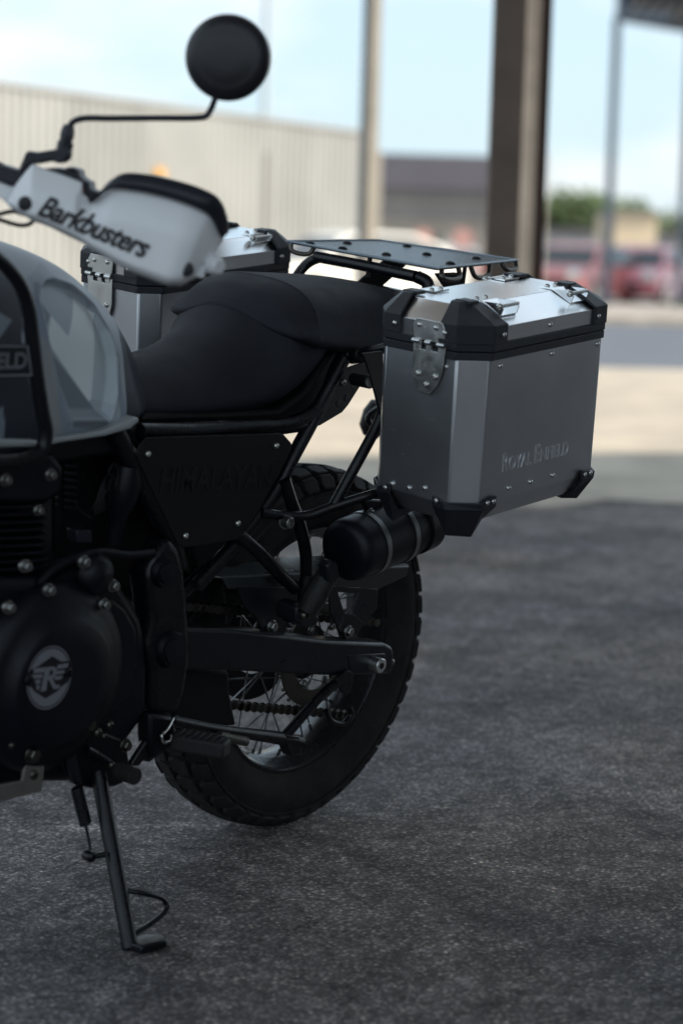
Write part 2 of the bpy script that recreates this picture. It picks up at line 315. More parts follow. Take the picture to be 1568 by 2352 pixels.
sheet('ground', [gp(-900, -300), gp(900, -300), gp(900, 2500), gp(-900, 2500)], asphalt_mat(), GROUND)
def edge(lat, dep, k, la, lb):               # ground line through (lat, dep) with slope k, from lateral la to lb
    return gp(la, dep + k * (la - lat)), gp(lb, dep + k * (lb - lat))
conc = mat('concrete_apron', (.40, .345, .275), .8, var=.2, vscale=1.6, bump=.5, bscale=60, rvar=.08)
b0, b1 = edge(2.8, 20.3, .12, -60, 60)
_rn = random.Random(5); nap = []
for i in range(221):
    la = -11 + i * .1; ph = la * 2.1; nap.append(gp(la, 8.5 + .42 * (la - .9) + .16 * math.sin(ph) + .10 * math.sin(ph * 2.7 + 1) + .05 * math.sin(ph * 6.1) + _rn.uniform(-.03, .03)))
sheet('concrete_apron', nap + [gp(11, 21.28), gp(-11, 18.64)], conc, GROUND + .004)
road = mat('far_road_asphalt', (.10, .112, .135), .85, var=.1, vscale=.8, bump=.4, bscale=60)
c0, c1 = edge(5, 35.6, .12, -60, 60)
sheet('road', [b0, b1, c1, c0], road, GROUND + .004)
pav = mat('pale_forecourt', (.34, .30, .27), .85, var=.12, vscale=.5)
k0, k1 = c0 + GF * .25, c1 + GF * .25
prop(G().add([c0, c1, k1, k0, c0 + Vector((0, 0, .12)), c1 + Vector((0, 0, .12)), k1 + Vector((0, 0, .12)), k0 + Vector((0, 0, .12))], [(0, 1, 5, 4), (4, 5, 6, 7), (2, 3, 7, 6), (0, 4, 7, 3), (1, 2, 6, 5)]).obj('kerb', conc), kind='structure')
sheet('pavement', [k0, k1, gp(160, 110), gp(-160, 110)], pav, GROUND + .10)
g = G(); _rn = random.Random(11)
for _ in range(2600):
    dp = 1.9 + 6.5 * _rn.random() ** 1.6; la = _rn.uniform(-.19, .19) * dp; c = gp(la, dp); q = _rn.uniform(.0016, .0042); a = _rn.uniform(0, 6.3); pts = []
    for k in range(5): t = a + k * 1.257; rr = q * _rn.uniform(.7, 1.25); pts.append(c + Vector((rr * math.cos(t), rr * math.sin(t), 0)))
    g.add(pts + [c + Vector((_rn.uniform(-.3, .3) * q, _rn.uniform(-.3, .3) * q, q * _rn.uniform(.5, .9)))], [(k, (k + 1) % 5, 5) for k in range(5)])
prop(g.obj('grit', mat('grit_stone', (.16, .155, .15), .8, var=.5, vscale=30)), kind='stuff')
# --- corrugated fence of cream sheets
def up(p, z): return Vector((p.x, p.y, z))
fence = thing('corrugated_fence', 'long cream corrugated metal wall behind the handguard and mirror', 'wall', Matrix.Translation(gp(-6.6, 41)))
W0, W1 = gp(-13.0, 29.3), gp(.34, 53.6)
wd = (W1 - W0).normalized(); wn = Vector((wd.y, -wd.x, 0)); wl = (W1 - W0).length
cream = mat('cream_sheet_paint', (.40, .40, .378), .55, var=.07, vscale=.6, bump=.1, bscale=30, col2=(.46, .46, .435))
creamb = mat('cream_sheet_paint_faded', (.38, .38, .36), .55, var=.07, vscale=.6)
OFF[0] = Matrix.Translation(-gp(-6.6, 41))
nsh = 20; sw = wl / nsh; HW = 4.02
for i in range(nsh):
    g = G(); prof = []
    nr = 5
    for j in range(nr):
        u0 = i * sw + j * sw / nr; q = sw / nr
        prof += [(u0 + .0 * q, 0), (u0 + .22 * q, .0), (u0 + .34 * q, .06), (u0 + .78 * q, .06), (u0 + .90 * q, 0)]
    prof.append(((i + 1) * sw - .006, 0))
    v = []
    for z in (GROUND, HW):
        for u_, d_ in prof: v.append(up(W0 + wd * u_ + wn * d_, z))
    n_ = len(prof)
    g.add(v, [(k, k + 1, n_ + k + 1, n_ + k) for k in range(n_ - 1)]); g.obj('metal_sheet', creamb if i in (6, 11, 12, 17) else cream, fence)
q = G(); q.add([up(W0 - wn * .05, HW), up(W1 - wn * .05, HW), up(W1 + wn * .10, HW), up(W0 + wn * .10, HW), up(W0 - wn * .05, HW + .08), up(W1 - wn * .05, HW + .08), up(W1 + wn * .10, HW + .08), up(W0 + wn * .10, HW + .08)], [(0, 1, 2, 3), (4, 5, 6, 7), (0, 1, 5, 4), (2, 3, 7, 6), (1, 2, 6, 5), (3, 0, 4, 7)]).obj('capping', cream, fence)
OFF[0] = Matrix.Identity(4)
def place(px, py, t, sx=0): return at(px, py, t)
def frame_at(px, t, yaw=0):                  # matrix on the ground below the image column px at distance t
    p = at(px, 600, t); R3 = Matrix.Rotation(math.atan2(GR.y, GR.x) + yaw, 4, 'Z'); return Matrix.Translation((p.x, p.y, GROUND)) @ R3
def boxthing(name, px0, px1, pytop, t, depth, m, label, cat, kind=None, z0=GROUND):
    a = at(px0, pytop, t); b = at(px1, pytop, t); wd_ = (b - a).dot(GR); F_ = frame_at((px0 + px1) / 2, t); h = at((px0 + px1) / 2, pytop, t).z
    return F_, wd_, h
# cream end wall beyond the fence
F_, w_, h_ = boxthing('x', 806, 869, 350, 56, 6, cream, '', '')
o = G().box((-w_ / 2, 0, 0), (w_ / 2, 5, h_)).obj('end_wall', mat('cream_render', (.62, .55, .45), .8, var=.06, vscale=2)); o.matrix_world = F_
prop(o, 'narrow cream wall end right of the slim blue-grey column', 'wall')
# orange marker on the fence
rr = ray(368, 397); n2 = Vector((wn.x, wn.y, 0)); tw = (W0 + wn * .16 - CAM).dot(n2) / rr.dot(n2); pc = CAM + rr * tw
o = G().box((-.16, -.02, -.10), (.16, .02, .10)).obj('warning_sign', mat('orange_sign', (.85, .42, .05), .5)); o.matrix_world = Matrix.Translation(pc) @ Matrix.Rotation(math.atan2(wd.y, wd.x), 4, 'Z')
prop(o, 'small orange sign on the cream wall above the handguard', 'sign')
G1 = bpy.data.objects  # shorthand unused
# --- columns
colm = mat('column_grey_brown', (.15, .112, .090), .6, var=.2, vscale=3, bump=.3, bscale=60)
tan = mat('column_sunlit_tan', (.85, .66, .50), .6, var=.15, vscale=4, bump=.2, bscale=60)
brn = mat('column_shaded_brown', (.07, .032, .02), .55, var=.25, vscale=4)  # darker brown carries the shade on the right-hand flange
def plumb(px0, px1, py, t): return at(px0, py, t), at(px1, py, t)
T0 = 9.1
mc_ = frame_at(1178, T0, rad(0)); col = thing('steel_column', 'wide dark brown steel column behind the luggage rack and pannier lid', 'column', mc_, 'columns of the open roof')
sc_ = T0 / FP
G().box((-.120, .05, 0), (.004, .062, 6.3)).box((-.118, -.10, 0), (-.106, .05, 6.3)).obj('web', colm, col, bevel=.002)
G().box((-.125, -.112, 0), (.012, -.100, 6.3)).obj('flange', colm, col, bevel=.002)
G().cyl((.038, -.135, 0), (.038, -.135, 6.3), .030, n=20).obj('lit_flange_strip', tan, col, smooth=True)  # pale tan strip added for the sunlit edge of the flange
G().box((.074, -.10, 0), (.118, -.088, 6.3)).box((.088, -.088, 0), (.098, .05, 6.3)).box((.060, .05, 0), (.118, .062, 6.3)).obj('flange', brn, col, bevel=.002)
G().box((-.18, -.17, 0), (.18, .13, .02)).obj('base_plate', colm, col, bevel=.002)
# slim column by the end of the fence
mc2 = frame_at(838, 18.5); c2 = thing('steel_column', 'slim column with blue-grey shaded side in front of the end of the cream wall', 'column', mc2, 'columns of the open roof')
blg = mat('column_shade_blue_grey', (.09, .105, .12), .6, var=.15, vscale=3); clt = mat('cream_post_and_lit_side', (.52, .46, .38), .6, var=.1, vscale=3)  # shaded left and sunlit right sides painted as two colours
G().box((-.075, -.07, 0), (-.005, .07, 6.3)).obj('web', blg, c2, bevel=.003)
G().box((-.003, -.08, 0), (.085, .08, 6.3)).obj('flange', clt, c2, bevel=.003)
# --- unseen roof: edge follows the shadow line, extent and pale underside set for light
hr = 6.5
s0, s1 = edge(.8, 10.6, .25, -26, 30)
shf = sh * (hr / math.tan(SUN_EL))
e0, e1 = s0 + shf, s1 + shf; e0.z = e1.z = hr
e0 = gp(-4.6, 8.4, hr); em = gp(3, 6.85, hr); e1 = gp(30, 19, hr); back = [gp(30, -5.5, hr), gp(-4.6, -5.5, hr)]
roof = thing('open_roof', 'flat steel roof overhead that shades the motorcycle', 'roof', Matrix.Translation(e0))
OFF[0] = Matrix.Translation(-e0)
rmat = mat('roof_underside', (.60, .61, .63), .8, var=.1, vscale=.5)
V_ = [e0, em, e1, back[0], back[1]]
G().add([up(p, hr) for p in V_] + [up(p, hr + .25) for p in V_], [(0, 1, 2, 3, 4), (5, 6, 7, 8, 9)] + [(i, (i + 1) % 5, 5 + (i + 1) % 5, 5 + i) for i in range(5)]).obj('roof_sheet', rmat, roof)
OFF[0] = Matrix.Identity(4)
# unseen wall added to keep the pannier's outer side dark
bw = thing('blocker_wall', 'grey wall added out of view right of the camera to darken reflections', 'wall', Matrix.Translation(gp(9, 0)))
OFF[0] = Matrix.Translation(-gp(9, 0))
G().add([gp(x, y, z) for x in (9, 9.3) for y in (-9, 6.5) for z in (GROUND, hr)], [(0, 1, 3, 2), (4, 6, 7, 5), (0, 4, 5, 1), (2, 3, 7, 6), (0, 2, 6, 4), (1, 5, 7, 3)]).obj('wall_face', mat('blocker_grey', (.20, .20, .21), .8, var=.2, vscale=1), bw)
OFF[0] = Matrix.Identity(4)
# --- right hand pole and canopy far off
canm = mat('canopy_steel', (.06, .085, .12), .6, var=.1, vscale=1); canl = mat('canopy_lattice', (.45, .40, .35), .6)
mp_ = frame_at(1394, 46); cp = thing('canopy', 'distant steel canopy on thin posts at the top right corner', 'canopy', mp_)
G().box((-.09, -.09, 0), (.07, .09, 6.2)).obj('post', canm, cp)
G().box((1.50, -.1, 0), (1.64, .1, 6.0)).obj('post', canm, cp)
zt = at(1410, 20, 46).z; zb2 = at(1410, 52, 46).z
G().add([(0, 0, zb2), (0, .4, zb2), (8, 9, zb2), (8, 8.6, zb2), (0, 0, zt + .6), (0, .4, zt + .6), (8, 9, zt + .6), (8, 8.6, zt + .6)], [(0, 1, 2, 3), (4, 5, 6, 7), (0, 1, 5, 4), (2, 3, 7, 6), (0, 3, 7, 4), (1, 2, 6, 5)]).obj('fascia', canm, cp)
G().box((0, 0, zb2 + .02), (1.15, .3, zb2 + .16)).obj('fascia', canm, cp)
G().add([(0, 0, zt + .35), (14, 0, zt + .35), (8, 9, zt + .35), (0, 0, zt + .5), (14, 0, zt + .5), (8, 9, zt + .5)], [(0, 1, 2), (3, 4, 5), (0, 1, 4, 3), (1, 2, 5, 4), (2, 0, 3, 5)]).obj('roof_sheet', canm, cp)
g = G()
for i in range(9): g.tube([(.3 + i * .3, .2 + i * .2, zb2 + .1), (.5 + i * .3, .35 + i * .2, zt + .2)], .05, 6, smooth=False)
prop(g.obj('lattice', canl, cp), kind='stuff')
# --- pale tall pole over the wall
o = G().cyl((0, 0, 0), (0, 0, 22), .20, .13, 12).obj('lamp_post', mat('pale_pole', (.5, .58, .6), .6), smooth=True); o.matrix_world = frame_at(601, 90)
prop(o, 'faint pale pole rising beyond the cream wall beside the mirror', 'pole')
o = G().cyl((0, 0, 0), (0, 0, 3.1), .06, .05, 12).obj('utility_post', mat('grey_post', (.33, .31, .28), .6), smooth=True); o.matrix_world = frame_at(608, 45)
prop(o, 'short grey post against the cream wall above the far pannier', 'post')
# --- far building
bl = thing('warehouse', 'low dark warehouse with purple-grey fascia between the two nearest columns', 'building', frame_at(990, 80))
hb = at(990, 357, 80).z; hm = at(990, 436, 80).z; hl = at(990, 505, 80).z; wb_ = 5.0
fas = mat('purple_grey_fascia', (.115, .11, .13), .7, var=.08, vscale=.5); gw = mat('warehouse_grey', (.20, .195, .195), .8, var=.12, vscale=.6); lw = mat('warehouse_low_wall', (.36, .33, .29), .8, var=.15, vscale=.6)
G().box((-2.05, 0, hm), (4.1, 12, hb)).obj('fascia', fas, bl)
G().box((-2.05, .3, hl), (4.05, 12, hm - .003)).obj('upper_wall', gw, bl)
G().box((-2.05, .5, 0), (4.05, 12, hl - .003)).obj('lower_wall', lw, bl)
for i, x in enumerate((-1.6, -.4, .9, 2.2)): G().box((x, .42, .3), (x + .75, .499, 1.9)).obj('window', mat('dark_window', (.05, .055, .06), .2), bl)
G().box((-2.05, .2, hm - .55), (4.0, .3, hm - .45)).obj('gutter', lw, bl)
# pale building at right and tan post
bl2 = thing('cream_building', 'small sunlit cream building beyond the cars at the right', 'building', frame_at(1450, 105))
hc = at(1450, 492, 105).z
G().box((-1.15, 0, 0), (1.15, 6, hc)).obj('wall', mat('building_cream', (.66, .54, .38), .8, var=.08, vscale=1), bl2)  # even warm cream, the building's own colour
G().box((-1.3, -.2, hc), (1.3, 6.2, hc + .15)).obj('roof', gw, bl2)
for x in (-.8, .2): G().box((x, -.03, .9), (x + .5, -.001, 1.7)).obj('window', mat('dark_window', (.05, .055, .06), .2), bl2)
bl3 = thing('grey_shed', 'long low grey shed under the trees right of the wide column', 'building', frame_at(1320, 120))
h3 = at(1320, 535, 120).z
G().box((-2.6, 0, 0), (5.9, 6, h3)).obj('wall', mat('shed_grey', (.34, .33, .31), .8, var=.2, vscale=.5), bl3); G().box((-2.7, -.2, h3), (6.0, 6.2, h3 + .2)).obj('roof', fas, bl3)
o = G().box((-.12, -.1, 0), (.16, .1, 3.0)).obj('gate_post', clt); o.matrix_world = frame_at(1228, 40); prop(o, 'tan gate post just right of the wide dark column', 'post')
o = G().box((-.16, -.1, 0), (.16, .1, 2.6)).obj('meter_post', gw); o.matrix_world = frame_at(1394, 70); prop(o, 'short grey-brown post below the thin canopy post', 'post')
sheet('grass_verge', [gp(7.2, 44), gp(12, 44), gp(12, 50), gp(7.2, 50)], mat('verge_grass', (.16, .19, .05), .9, var=.3, vscale=4), GROUND + .11)
# --- trees
leafm = [mat('leaf_green_a', (.07, .11, .035), .6, var=.4, vscale=.5), mat('leaf_green_b', (.09, .12, .05), .6, var=.4, vscale=.5)]
bark = mat('bark', (.09, .07, .055), .9)
def tree(px, t, h, wd_, label, mi):
    T = thing('tree', label, 'tree', frame_at(px, t), 'trees on the skyline'); rnd = random.Random(int(px))
    g = G().cyl((0, 0, 0), (.1, 0, h * .55), .25, .12, 8)
    for k in range(5):
        a = k * 1.3; g.cyl((.05, 0, h * (.3 + .05 * k)), (math.cos(a) * wd_ * .3, math.sin(a) * wd_ * .3, h * .65), .09, .04, 6)
    g.obj('trunk', bark, T, smooth=True)
    v = []; f = []
    cl = [(rnd.uniform(-.38, .38) * wd_, rnd.uniform(-.3, .3) * wd_, h * rnd.uniform(.32, .84), rnd.uniform(.16, .30) * wd_) for _ in range(12)]
    for (cx, cy, cz, r_) in cl:
        for _ in range(150):
            d_ = Vector((rnd.gauss(0, 1), rnd.gauss(0, 1), rnd.gauss(0, .8))).normalized() * r_ * rnd.uniform(.55, 1.05)
            c = Vector((cx, cy, min(cz + d_.z, h))) + Vector((d_.x, d_.y, 0)); a_ = Vector((rnd.gauss(0, 1), rnd.gauss(0, 1), rnd.gauss(0, 1))).normalized(); b_ = a_.orthogonal().normalized(); s_ = rnd.uniform(.15, .34)
            n_ = len(v); v += [c + a_ * s_, c + b_ * s_ * .6, c - a_ * s_, c - b_ * s_ * .6]; f.append((n_, n_ + 1, n_ + 2, n_ + 3))
    mk('crown', v, f, leafm[mi], T)
for a in ((1285, 130, 5.6, 5.0, 'round green tree just right of the wide column', 0), (1345, 135, 5.1, 5.5, 'green tree left of the thin canopy post', 1), (1412, 130, 5.2, 5.2, 'green tree right of the thin canopy post', 0), (1475, 145, 4.9, 6.0, 'low green tree above the cream building', 1), (1540, 150, 4.4, 6.5, 'olive tree at the right edge of the skyline', 0), (1232, 140, 4.6, 4.4, 'dark green tree partly hidden by the wide column', 1)):
    tree(*a)
# --- cars
tyrem = mat('car_tyre', (.02, .02, .02), .8); carglass = mat('car_glass', (.03, .035, .04), .08, spec=.8); lampm = mat('headlamp', (.75, .75, .72), .12, .6); redl = mat('tail_lamp', (.55, .03, .03), .2)
def car(px, t, yaw, paint, label, kind='hatch'):
    c = thing('parked_car', label, 'car', frame_at(px, t, yaw), 'parked cars')
    hgt = 1.46; L2 = 2.05
    prof = [(-L2, .35), (-L2 - .02, .62), (-1.95, .80), (-1.2, .93), (-.65, 1.36), (-.2, hgt), (.9, hgt - .02), (1.55, 1.22), (1.9, .98), (2.08, .70), (2.05, .33), (1.65, .24), (-1.7, .22)]
    def wy(z): return .86 if z < .95 else .86 - (z - .95) * .42
    v = []; n_ = len(prof)
    for s_ in (-1, 1):
        for (x, z) in prof: v.append((x, s_ * wy(z), z))
    f = [(i, (i + 1) % n_, n_ + (i + 1) % n_, n_ + i) for i in range(n_)] + [tuple(range(n_)), tuple(range(n_, 2 * n_))]
    mk('body', v, f, paint, c, bevel=.06, seg=3)
    for s_ in (-1, 1):
        g = G()
        for poly in ([(-.98, .96), (-.62, 1.28), (-.22, 1.38), (-.12, 1.38), (-.12, .96)], [(-.02, .96), (-.02, 1.38), (.85, 1.36), (1.35, 1.18), (1.45, .98)]):
            pp = [(x, s_ * (wy(z) + .006), z) for x, z in poly]; g.prism(pp, (0, -s_ * .02, 0))
        g.obj('side_window', carglass, c)
    mk('windscreen', [(-1.17, -.72, .965), (-1.17, .72, .965), (-.70, .64, 1.335), (-.70, -.64, 1.335)], [(0, 1, 2, 3)], carglass, c).location.x = -.02
    mk('rear_window', [(1.60, -.66, 1.22), (1.60, .66, 1.22), (1.90, .72, 1.0), (1.90, -.72, 1.0)], [(0, 1, 2, 3)], carglass, c).location.x = .012
    for sx in (-1.3, 1.3):
        for s_ in (-1, 1):
            wh = G().cyl((sx, s_ * .70, .31), (sx, s_ * .885, .31), .31, n=20).obj('wheel', tyrem, c, smooth=True)
            G().cyl((sx, s_ * .87, .31), (sx, s_ * .90, .31), .19, n=16).obj('rim', lampm, wh, smooth=True)
    for s_ in (-1, 1):
        G().lathe((-2.00, s_ * .62, .70), (-1, 0, 0), [(0, .16), (.06, .15), (.10, .09), (.115, .02)], 12).obj('headlight', lampm, c, smooth=True)
        G().box((1.98, s_ * .62 - .14, .72), (2.08, s_ * .62 + .14, .92)).obj('tail_light', redl, c)
        G().box((-.75, s_ * .88 - .09, .95), (-.6, s_ * .88 + .09, 1.08)).obj('wing_mirror', paint, c)
    G().box((-2.10, -.45, .42), (-2.05, .45, .60)).obj('grille', carglass, c)
    return c
carred = mat('red_car_paint', (.60, .18, .17), .3, coat=.6); carpk = mat('pinkish_red_car_paint', (.72, .20, .24), .3, coat=.6); carw = mat('white_car_paint', (.8, .76, .68), .35, coat=.6)  # both reds lightened to put distance haze into the paint
carb = mat('dark_blue_car_paint', (.05, .07, .11), .3, coat=.6); cary = mat('grey_car_paint', (.33, .31, .30), .35, coat=.5)
car(1335, 50, rad(62), carred, 'dull red parked car left of the thin canopy post')
car(1478, 52, rad(68), carpk, 'bright pinkish-red parked car rightmost in the row')
car(1262, 58, rad(55), carb, 'dark blue parked car partly hidden by the wide column')
car(815, 40, rad(30), carw, 'white parked car seen under and over the luggage rack')
car(1015, 64, rad(-75), cary, 'grey parked car in front of the low dark warehouse')
# pale red discs on poles standing in for tail light blur
for px, t in ((970, 60), (1061, 56)):
    T = thing('tail_light_disc', 'round red disc left of the other one' if px < 1000 else 'round red disc nearest the wide dark column', 'sign', frame_at(px, t), 'round red discs')
    G().cyl((0, 0, 0), (0, 0, 1.6), .03, n=8).obj('pole', gw, T, smooth=True)
    G().cyl((0, -.05, 1.55), (0, -.02, 1.55), .27, n=24).obj('disc', mat('pale_red_disc', (.60, .34, .30), .5), T, smooth=True)
#@@BIKE@@
# ================================================================== MOTORCYCLE
BM = ML.copy()
bike = thing('motorcycle', 'black and pale grey adventure motorcycle leaning on its side stand', 'motorcycle', BM)
NY = (0, -1, 0)
# ---- rear wheel
WX, WY, WZ = -.002, .016, .3255
def ring(name, prof, m, parent, n=96, closed=True, **k):   # lathe about the axle, prof of (y, r)
    prof = [(y, r * .98) for y, r in prof]
    v = []; q = len(prof)
    for i in range(n):
        a = 2 * math.pi * i / n
        for (y, r) in prof: v.append((WX + r * math.cos(a), WY + y, WZ + r * math.sin(a)))
    f = [(i * q + j, i * q + (j + 1) % q, ((i + 1) % n) * q + (j + 1) % q, ((i + 1) % n) * q + j) for i in range(n) for j in range(q if closed else q - 1)]
    return mk(name, v, f, m, parent, smooth=True, **k)
half = [(.036, .214), (.045, .221), (.052, .232), (.0615, .250), (.0645, .266), (.0615, .283), (.055, .297), (.043, .306), (.022, .3125)]
tyre = ring('tyre', [(-y, r) for y, r in half] + [(0, .314)] + [(y, r) for y, r in half[::-1]] + [(.03, .217), (-.03, .217)], M['rubber'], bike, 120)
ring('sidewall_ridge', [(-.0605, .2905), (-.0635, .2895), (-.0635, .2865), (-.0620, .2855)], M['rubber'], tyre)
def block(row, phi_w):
    g = G(); (y0, r0, ty), (ly, lc) = row; nn = 3
    return g
rows = [(-.019, .3135, -8, .0165, .0205, 0), (.019, .3135, 8, .0165, .0205, .5), (-.0515, .3015, -46, .0135, .0190, .25), (.0515, .3015, 46, .0135, .0190, .75)]
NBL = 44
for (yy, rr, tl, hy, hc, off) in rows:
    rr *= .98; tt = rad(tl); nrm = Vector((math.cos(tt), math.sin(tt), 0)); tan_ = Vector((-math.sin(tt), math.cos(tt), 0))   # in (radial, y) plane
    v = []; H_ = .0065
    for (sc1, h) in ((1, -.006), (1, H_ * .8), (.86, H_)):
        for (a, b) in ((-1, -.62), (-1, .8), (-.3, 1), (1, .62), (1, -.8), (.3, -1)):
            p = nrm * h + tan_ * (a * hy * sc1); v.append((p.x, p.y, b * hc * sc1))
    f = [tuple(range(12, 18))] + [(k * 6 + i, k * 6 + (i + 1) % 6, (k + 1) * 6 + (i + 1) % 6, (k + 1) * 6 + i) for k in range(2) for i in range(6)]
    base = mk('tread_block', v, f, M['rubber'], tyre, bevel=.0)
    for k in range(NBL):
        o = base if k == 0 else base.copy()
        if k: COL.objects.link(o)
        a = 2 * math.pi * (k + off) / NBL; er = Vector((math.cos(a), 0, math.sin(a))); ey = Vector((0, 1, 0)); ec = er.cross(ey)
        o.matrix_basis = Matrix(((er.x, ey.x, ec.x, WX + er.x * rr), (er.y, ey.y, ec.y, WY + yy), (er.z, ey.z, ec.z, WZ + er.z * rr), (0, 0, 0, 1)))
rim = ring('rim', [(-.044, .222), (-.046, .214), (-.040, .209), (-.030, .207), (-.022, .199), (0, .196), (.022, .199), (.030, .207), (.040, .209), (.046, .214), (.044, .222), (.03, .216), (-.03, .216)], M['rim'], bike)
hub = G().lathe((WX, WY - .05, WZ), (0, 1, 0), [(0, .030), (.004, .048), (.012, .050), (.018, .032), (.05, .026), (.082, .032), (.088, .050), (.096, .048), (.10, .03)], 32).obj('hub', M['rim'], bike, smooth=True)
for k in range(36):
    sgn = -1 if k % 2 else 1; a = 2 * math.pi * k / 36; b = a + (.95 if (k // 2) % 2 else -.95)
    p0 = Vector((WX + .047 * math.cos(b), WY + sgn * .040, WZ + .047 * math.sin(b))); p1 = Vector((WX + .199 * math.cos(a), WY + sgn * .006, WZ + .199 * math.sin(a)))
    G().cyl(p0, p1, .0017, n=6).cyl(p1 - (p1 - p0).normalized() * .014, p1 + (p1 - p0).normalized() * .003, .0032, n=6).obj('spoke', M['spoke'], bike, smooth=True)
sp = ring('sprocket', [(-.070, .062), (-.070, .092), (-.065, .092), (-.065, .062)], M['hook'], bike)
for k in range(6):
    a = k * math.pi / 3; bolt('sprocket_bolt', (WX + .055 * math.cos(a), WY - .07, WZ + .055 * math.sin(a)), NY, .006, sp, 'hex', M['dullbolt'])
for k in range(44):
    a = 2 * math.pi * k / 44; c = Vector((WX + .094 * math.cos(a), WY - .0675, WZ + .094 * math.sin(a)))
    G().lathe(c + Vector((0, -.002, 0)), (0, 1, 0), [(0, .003), (.004, .003)], 5).obj('tooth', M['hook'], sp) if k % 2 == 0 else None
ring('brake_disc', [(.066, .070), (.066, .118), (.070, .118), (.070, .070)], mat('dark_disc', (.05, .05, .055), .4, 1.0), bike)
G().box((WX - .14, .06, WZ - .02), (WX - .07, .10, WZ + .055)).obj('brake_caliper', M['engine'], bike, bevel=.008)
# ---- swingarm
sa = [(433, 1443), (534, 1445), (638, 1458), (754, 1472), (885, 1478), (901, 1486), (905, 1500), (904, 1535), (897, 1549), (773, 1553), (677, 1549), (534, 1541), (430, 1541), (380, 1535), (380, 1450)]
swing = prism('swingarm', BB(sa, y=-.150), (0, .042, 0), M['satin'], bike, bevel=.009, seg=4)
prism('swingarm', [p + Vector((0, .30, 0)) for p in BB(sa, y=-.150)], (0, .035, 0), M['satin'], bike, bevel=.008)
p = B(853, 1522, y=-.150); G().cyl(p + Vector((0, .02, 0)), p + Vector((0, -.022, 0)), .0125, n=28).obj('axle_nut', M['steel'], bike, smooth=True, bevel=.0015)
G().cyl(p + Vector((0, -.0215, 0)), p + Vector((0, -.0225, 0)), .0055, n=20).obj('axle_hole', M['black'], bike)
bolt('adjuster_bolt', B(900, 1520, y=-.13), (1, -.3, 0), .005, swing, 'socket', M['dullbolt'])
prism('axle_block', BB([(800, 1505), (885, 1500), (890, 1545), (805, 1548)], y=-.152), (0, .004, 0), M['satin'], swing, bevel=.002)
# ---- chain
def chain(pts, y, n):
    P = [Vector(q) for q in pts]; seg = []; tot = 0
    for a, b in zip(P, P[1:]): seg.append((tot, a, b)); tot += (b - a).length
    base = None
    for i in range(n):
        t = tot * (i + .5) / n
        for s0_, a, b in seg[::-1]:
            if t >= s0_: break
        c = a + (b - a).normalized() * (t - s0_); d = (b - a).normalized()
        key = 'chain_link'
        if base is None:
            g = G(); l_ = tot / n
            for sy in (-1, 1):
                yo = sy * .0075
                g.lathe((-l_ * .42, yo - .0012, 0), (0, 1, 0), [(0, .0072), (.0024, .0072)], 10); g.lathe((l_ * .42, yo - .0012, 0), (0, 1, 0), [(0, .0072), (.0024, .0072)], 10)
                g.box((-l_ * .4, yo - .0011, -.0048), (l_ * .4, yo + .0011, .0048))
            g.lathe((0, -.0066, 0), (0, 1, 0), [(0, .0055), (.0132, .0055)], 10)
            base = g.obj('chain_link', M['hook'], bike, smooth=True); o = base
        else: o = base.copy(); COL.objects.link(o)
        z_ = Vector((0, 1, 0)); up_ = d.cross(z_); o.matrix_basis = Matrix(((d.x, z_.x, up_.x, c.x), (d.y, z_.y, up_.y, c.y), (d.z, z_.z, up_.z, c.z), (0, 0, 0, 1)))
cy = -.075
chain([B(398, 1600, y=cy), B(560, 1622, y=cy), B(800, 1642, y=cy)], cy, 26)
chain([B(425, 1392, y=cy), B(860, 1428, y=cy)], cy, 28)
# ---- chain guard
gm = mat('chain_guard_black', (.022, .025, .030), .32, spec=.6, rvar=.06, vscale=20)
cg = prism('chain_guard', BB([(507, 1322), (524, 1353), (600, 1352), (700, 1349), (760, 1347), (868, 1354), (934, 1322), (938, 1300), (868, 1303), (780, 1312), (683, 1318)], y=-.118), (0, .004, 0), gm, bike, bevel=.001)
zt_ = BB([(490, 1322), (683, 1309), (780, 1305), (868, 1300), (938, 1297)], y=-.098); zf = BB([(507, 1324), (683, 1320), (780, 1314), (868, 1305), (938, 1302)], y=-.120)
top_y = [p + Vector((0, .07, .004)) for p in zt_]
g = G(); n_ = 5; g.add(zf + zt_ + top_y, [(i, i + 1, n_ + i + 1, n_ + i) for i in range(4)] + [(n_ + i, n_ + i + 1, 2 * n_ + i + 1, 2 * n_ + i) for i in range(4)])
o = g.obj('guard_top', mat('guard_top_satin', (.07, .078, .085), .3, rvar=.05, vscale=20), cg, bevel=0); sm = o.modifiers.new('s', 'SOLIDIFY'); sm.thickness = .0025
for poly in ([(545, 1350), (690, 1349), (680, 1400), (665, 1408), (655, 1452), (630, 1462), (602, 1455), (590, 1420), (560, 1392)], ):
    prism('guard_bracket', BB(poly, y=-.121), (0, .003, 0), M['satin'], cg, bevel=.0008)
g = G()
def qp(l): g.prism(BB(l, y=-.121), (0, .003, 0))
qp([(755, 1347), (772, 1347), (792, 1410), (778, 1446), (758, 1405)]); qp([(828, 1350), (868, 1353), (866, 1398), (836, 1430), (812, 1410)])
qp([(792, 1410), (812, 1410), (836, 1430), (822, 1455), (800, 1472), (784, 1460), (778, 1446)]); qp([(772, 1347), (828, 1350), (826, 1363), (776, 1360)])
g.obj('guard_bracket', M['satin'], cg, bevel=.0008)
for a in ((624, 1439), (799, 1451)): bolt('guard_bolt', B(*a, y=-.1245), NY, .0085, cg, 'hex', M['dullbolt'], 1.0)
